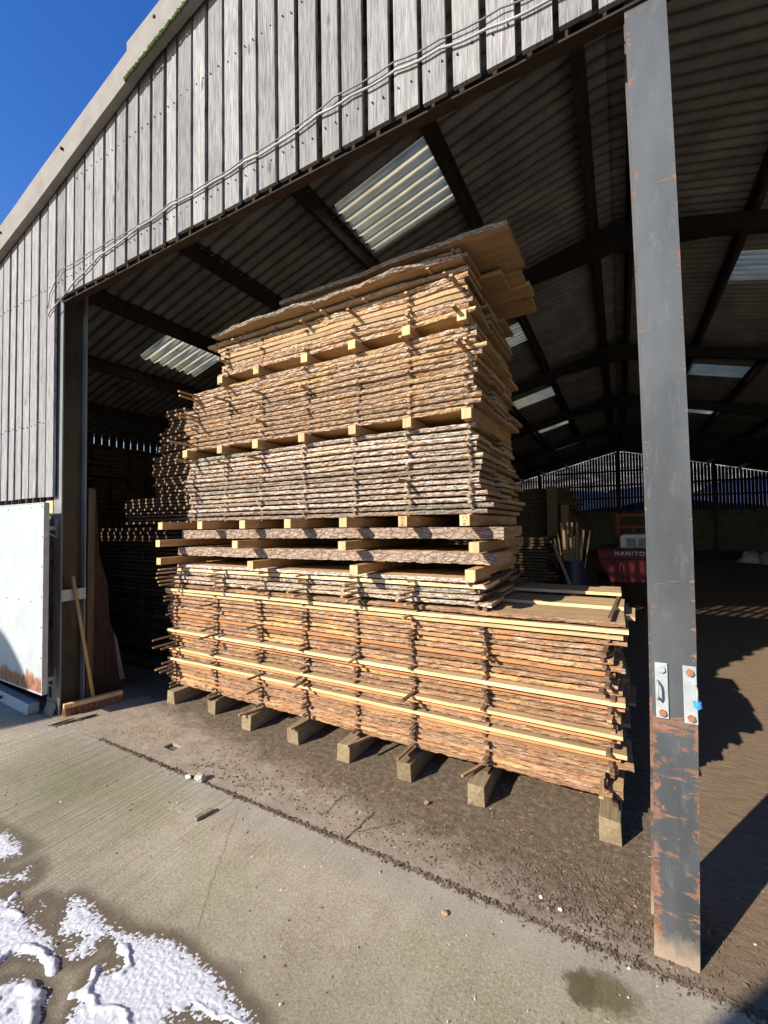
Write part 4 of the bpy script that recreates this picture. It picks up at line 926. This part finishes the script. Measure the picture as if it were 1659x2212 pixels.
# snow patch
R_ = {'r': [[(-2.067,.711),(-2.081,.761),(-2.057,.794),(-2.0,.811),(-1.936,.819),(-1.871,.816),(-1.846,.806)],[(-2.31,.797),(-2.311,.812),(-2.298,.843),(-2.228,.849)],[(-2.352,.847),(-2.368,.89)],
 [(-1.713,.883),(-1.683,.858),(-1.669,.826),(-1.7,.798)],[(-1.669,.826),(-1.614,.818),(-1.566,.812),(-1.534,.835),(-1.489,.849),(-1.431,.841)],[(-1.723,.981),(-1.655,.971),(-1.626,.948),(-1.623,.914)],
 [(-1.875,.726),(-1.801,.732),(-1.761,.712),(-1.712,.684)],[(-1.922,.662),(-1.915,.677),(-1.905,.715)],[(-1.834,.633),(-1.845,.677),(-1.813,.715)],[(-1.357,.94),(-1.311,.976),(-1.22,.994),(-1.095,1.022)]],
 'w': [.012,.011,.009,.010,.011,.010,.019,.015,.012,.005], 'h': [.017,.013,.010,.014,.015,.014,.026,.02,.015,.006],
 'p': [[(-2.128,1.001),(-1.985,1.003),(-1.841,.988),(-1.727,1.013),(-1.577,1.073),(-1.441,1.073),(-1.303,1.062),(-1.167,1.043),(-1.086,1.027),(-1.161,1.006),(-1.272,.976),(-1.357,.94),(-1.335,.888),(-1.30,.80),(-1.561,.70),(-1.669,.826),(-1.708,.886),(-1.623,.914),(-1.648,.955),(-1.712,.986),(-1.788,.994),(-1.848,.991),(-1.809,.894),(-1.87,.855),(-1.875,.948),(-1.997,.897)],
 [(-3.4,.9),(-3.038,1.023),(-2.874,1.044),(-2.689,1.033),(-2.64,1.002),(-2.691,.943),(-2.731,.80)],[(-2.623,.886),(-2.509,.936),(-2.511,.996),(-2.449,.978),(-2.401,.936),(-2.491,.907),(-2.523,.853)],
 [(-2.6,.7),(-2.44,.825),(-2.391,.861),(-2.236,.852),(-2.005,.863),(-1.917,.836),(-1.969,.808),(-2.042,.789),(-2.067,.756),(-2.063,.65)],[(-2.05,.60),(-1.975,.672),(-1.908,.725),(-1.815,.747),(-1.756,.736),(-1.746,.71),(-1.689,.692),(-1.66,.55),(-1.9,.5)],
 [(-2.214,.88),(-2.2,.912),(-2.25,.927),(-2.247,.937),(-2.179,.915),(-2.182,.873)]], 'pa': [1.0, .45, .3, .75, .9, .3]}
def segd(px, py, a, c_):
    ax, ay = a; bx, by = c_; dx, dy = bx-ax, by-ay; t_ = max(0, min(1, ((px-ax)*dx+(py-ay)*dy)/(dx*dx+dy*dy))); return math.hypot(px-ax-t_*dx, py-ay-t_*dy)
def inside(px, py, P):
    r_ = False; j = len(P)-1
    for i in range(len(P)):
        if (P[i][1] > py) != (P[j][1] > py) and px < (P[j][0]-P[i][0])*(py-P[i][1])/(P[j][1]-P[i][1])+P[i][0]: r_ = not r_
        j = i
    return r_
def snowh(x_, y_):
    h = -.004
    wx, wy = x_+.012*nz(x_*22, y_*22)+.006*nz(x_*60, y_*60, 3), y_+.012*nz(x_*22, y_*22, 9)+.006*nz(x_*60, y_*60, 5)
    for k, P in enumerate(R_['p']):
        if min(p[0] for p in P)-.05 < wx < max(p[0] for p in P)+.05 and min(p[1] for p in P)-.05 < wy < max(p[1] for p in P)+.05:
            d = min(segd(wx, wy, P[i], P[i-1]) for i in range(len(P))); s_ = d if inside(wx, wy, P) else -d
            e = max(-1, min(1, s_/.035)); f = .6*nz(x_*60, y_*60, 1)+.9*nz(x_*150, y_*150, 2)+.6*nz(x_*300, y_*300, 4)
            h = max(h, (e*.50+f*.78-.08+(R_['pa'][k]-1)*.45)*.0042 if e > -.9 else -.004)
    for k, P in enumerate(R_['r']):
        d = min(segd(wx, wy, P[i], P[i+1]) for i in range(len(P)-1)); w = R_['w'][k]*1.25*(1+.45*nz(x_*22, y_*22, k))
        if d < w: h = max(h, R_['h'][k]*.7*(1-(d/w)**2)**.85+.0018*nz(x_*70, y_*70))
    return h
b = MB(); gx0, gx1, gy0, gy1, gs = -3.6, -.6, .3, 1.5, .02; nX, nY = round((gx1-gx0)/gs), round((gy1-gy0)/gs)
V = [(gx0+i*gs, gy0+j*gs, 0) for i in range(nX+1) for j in range(nY+1)]; F = [(i*(nY+1)+j, (i+1)*(nY+1)+j, (i+1)*(nY+1)+j+1, i*(nY+1)+j+1) for i in range(nX) for j in range(nY)]
wet = []
for (x_, y_, _) in V:
    d = 9
    for P in R_['p']:
        if inside(x_, y_, P): d = 0; break
        if min(p[0] for p in P)-.25 < x_ < max(p[0] for p in P)+.25: d = min(d, min(segd(x_, y_, P[i], P[i-1]) for i in range(len(P))))
    d *= 1+.5*nz(x_*6, y_*6, 3); wet.append(max(0, 1-max(0, d-.015)/.075))
nV = len(V); b.add(V, F)
for (xa, ya_, xb, yb) in ((-30, -30, gx0, 1.828), (gx1, -30, 14, 1.828), (gx0, -30, gx1, gy0), (gx0, gy1, gx1, 1.828)):
    b.add([(xa, ya_, 0), (xb, ya_, 0), (xb, yb, 0), (xa, yb, 0)], [(0, 1, 2, 3)])
b.add([(-30, 1.828, 0), (14, 1.828, 0), (14, 1.828, -.3), (-30, 1.828, -.3)], [(0, 1, 2, 3)])
yo = obj('concrete_yard', b, M['yard']); wa = yo.data.attributes.new('wet', 'FLOAT', 'POINT'); wa.data.foreach_set('value', wet+[0.0]*(len(b.v)-nV)); tag(yo, kind='structure')
b = MB(); st = .0045; grid = {}; x0_, y0_ = -3.15, .60; nx, ny = int(2.15/st), int(.50/st)
V = []; F = []; idx = {}
hh = [[snowh(x0_+i*st, y0_+j*st) for j in range(ny+1)] for i in range(nx+1)]
for i in range(nx):
    for j in range(ny):
        q = [(i, j), (i+1, j), (i+1, j+1), (i, j+1)]
        if max(hh[a][c_] for a, c_ in q) > 0:
            f = []
            for a, c_ in q:
                if (a, c_) not in idx: idx[(a, c_)] = len(V); V.append((x0_+a*st, y0_+c_*st, max(-.003, hh[a][c_])+.001))
                f.append(idx[(a, c_)])
            F.append(tuple(f))
b.add(V, F); tag(obj('snow_patch', b, M['snow'], smooth=True), 'melting snow and frost on the concrete yard', 'snow', kind='stuff')
# ------------------------------------------------------------------ made-up blockers behind the camera, shaped to cast shade
sh = thing('shed_shade_blocker', (-1.4, -2.6, 0), 'made-up shed shaped blocker behind the camera, shades the yard corner', 'shade blocker')  # added and unseen, only there to shade the near right corner
b = MB(); b.prism([(-2.98, -2.5, 0), (1.2, -2.5, 0), (1.2, -2.5, 2.6), (-.5, -2.5, 3.1), (-1.87, -2.5, 2.8)], (0, -2.4, 0)); obj('wall', b, M['blocker_coat'], sh)  # slanted left edge follows the sun rays back from the wanted shadow
b = MB(); b.box((-1.0, -2.49, 0), (-.2, -2.44, 2.0)); obj('door', b, M['grey_wood'], sh)  # plain door dressing the added blocker
sx_, sy_ = -8.30, -4.3
b = MB(); prof = [(.78, 0), (.78, 3.55), (.77, 3.8), (.71, 3.98), (.58, 4.08), (.35, 4.14), (.05, 4.16)]
b.tube([(sx_, sy_, z) for r_, z in prof], [r_ for r_, z in prof], 40)
st_ = thing('tank_shade_blocker', (sx_, sy_, 0), 'made-up domed blocker behind the camera, shades the steel door', 'tank'); obj('tank_blocker_shell', b, M['galv'], st_, smooth=True)  # added, unseen dome, shaped to cast the rounded shadow on the steel door
b = MB(); b.tube([(sx_, sy_, 4.13), (sx_, sy_, 4.24)], .22, 20); obj('blocker_lid', b, M['galv'], st_)
print('boards', nb, 'back', nbk, 'stickers', len(jobs))
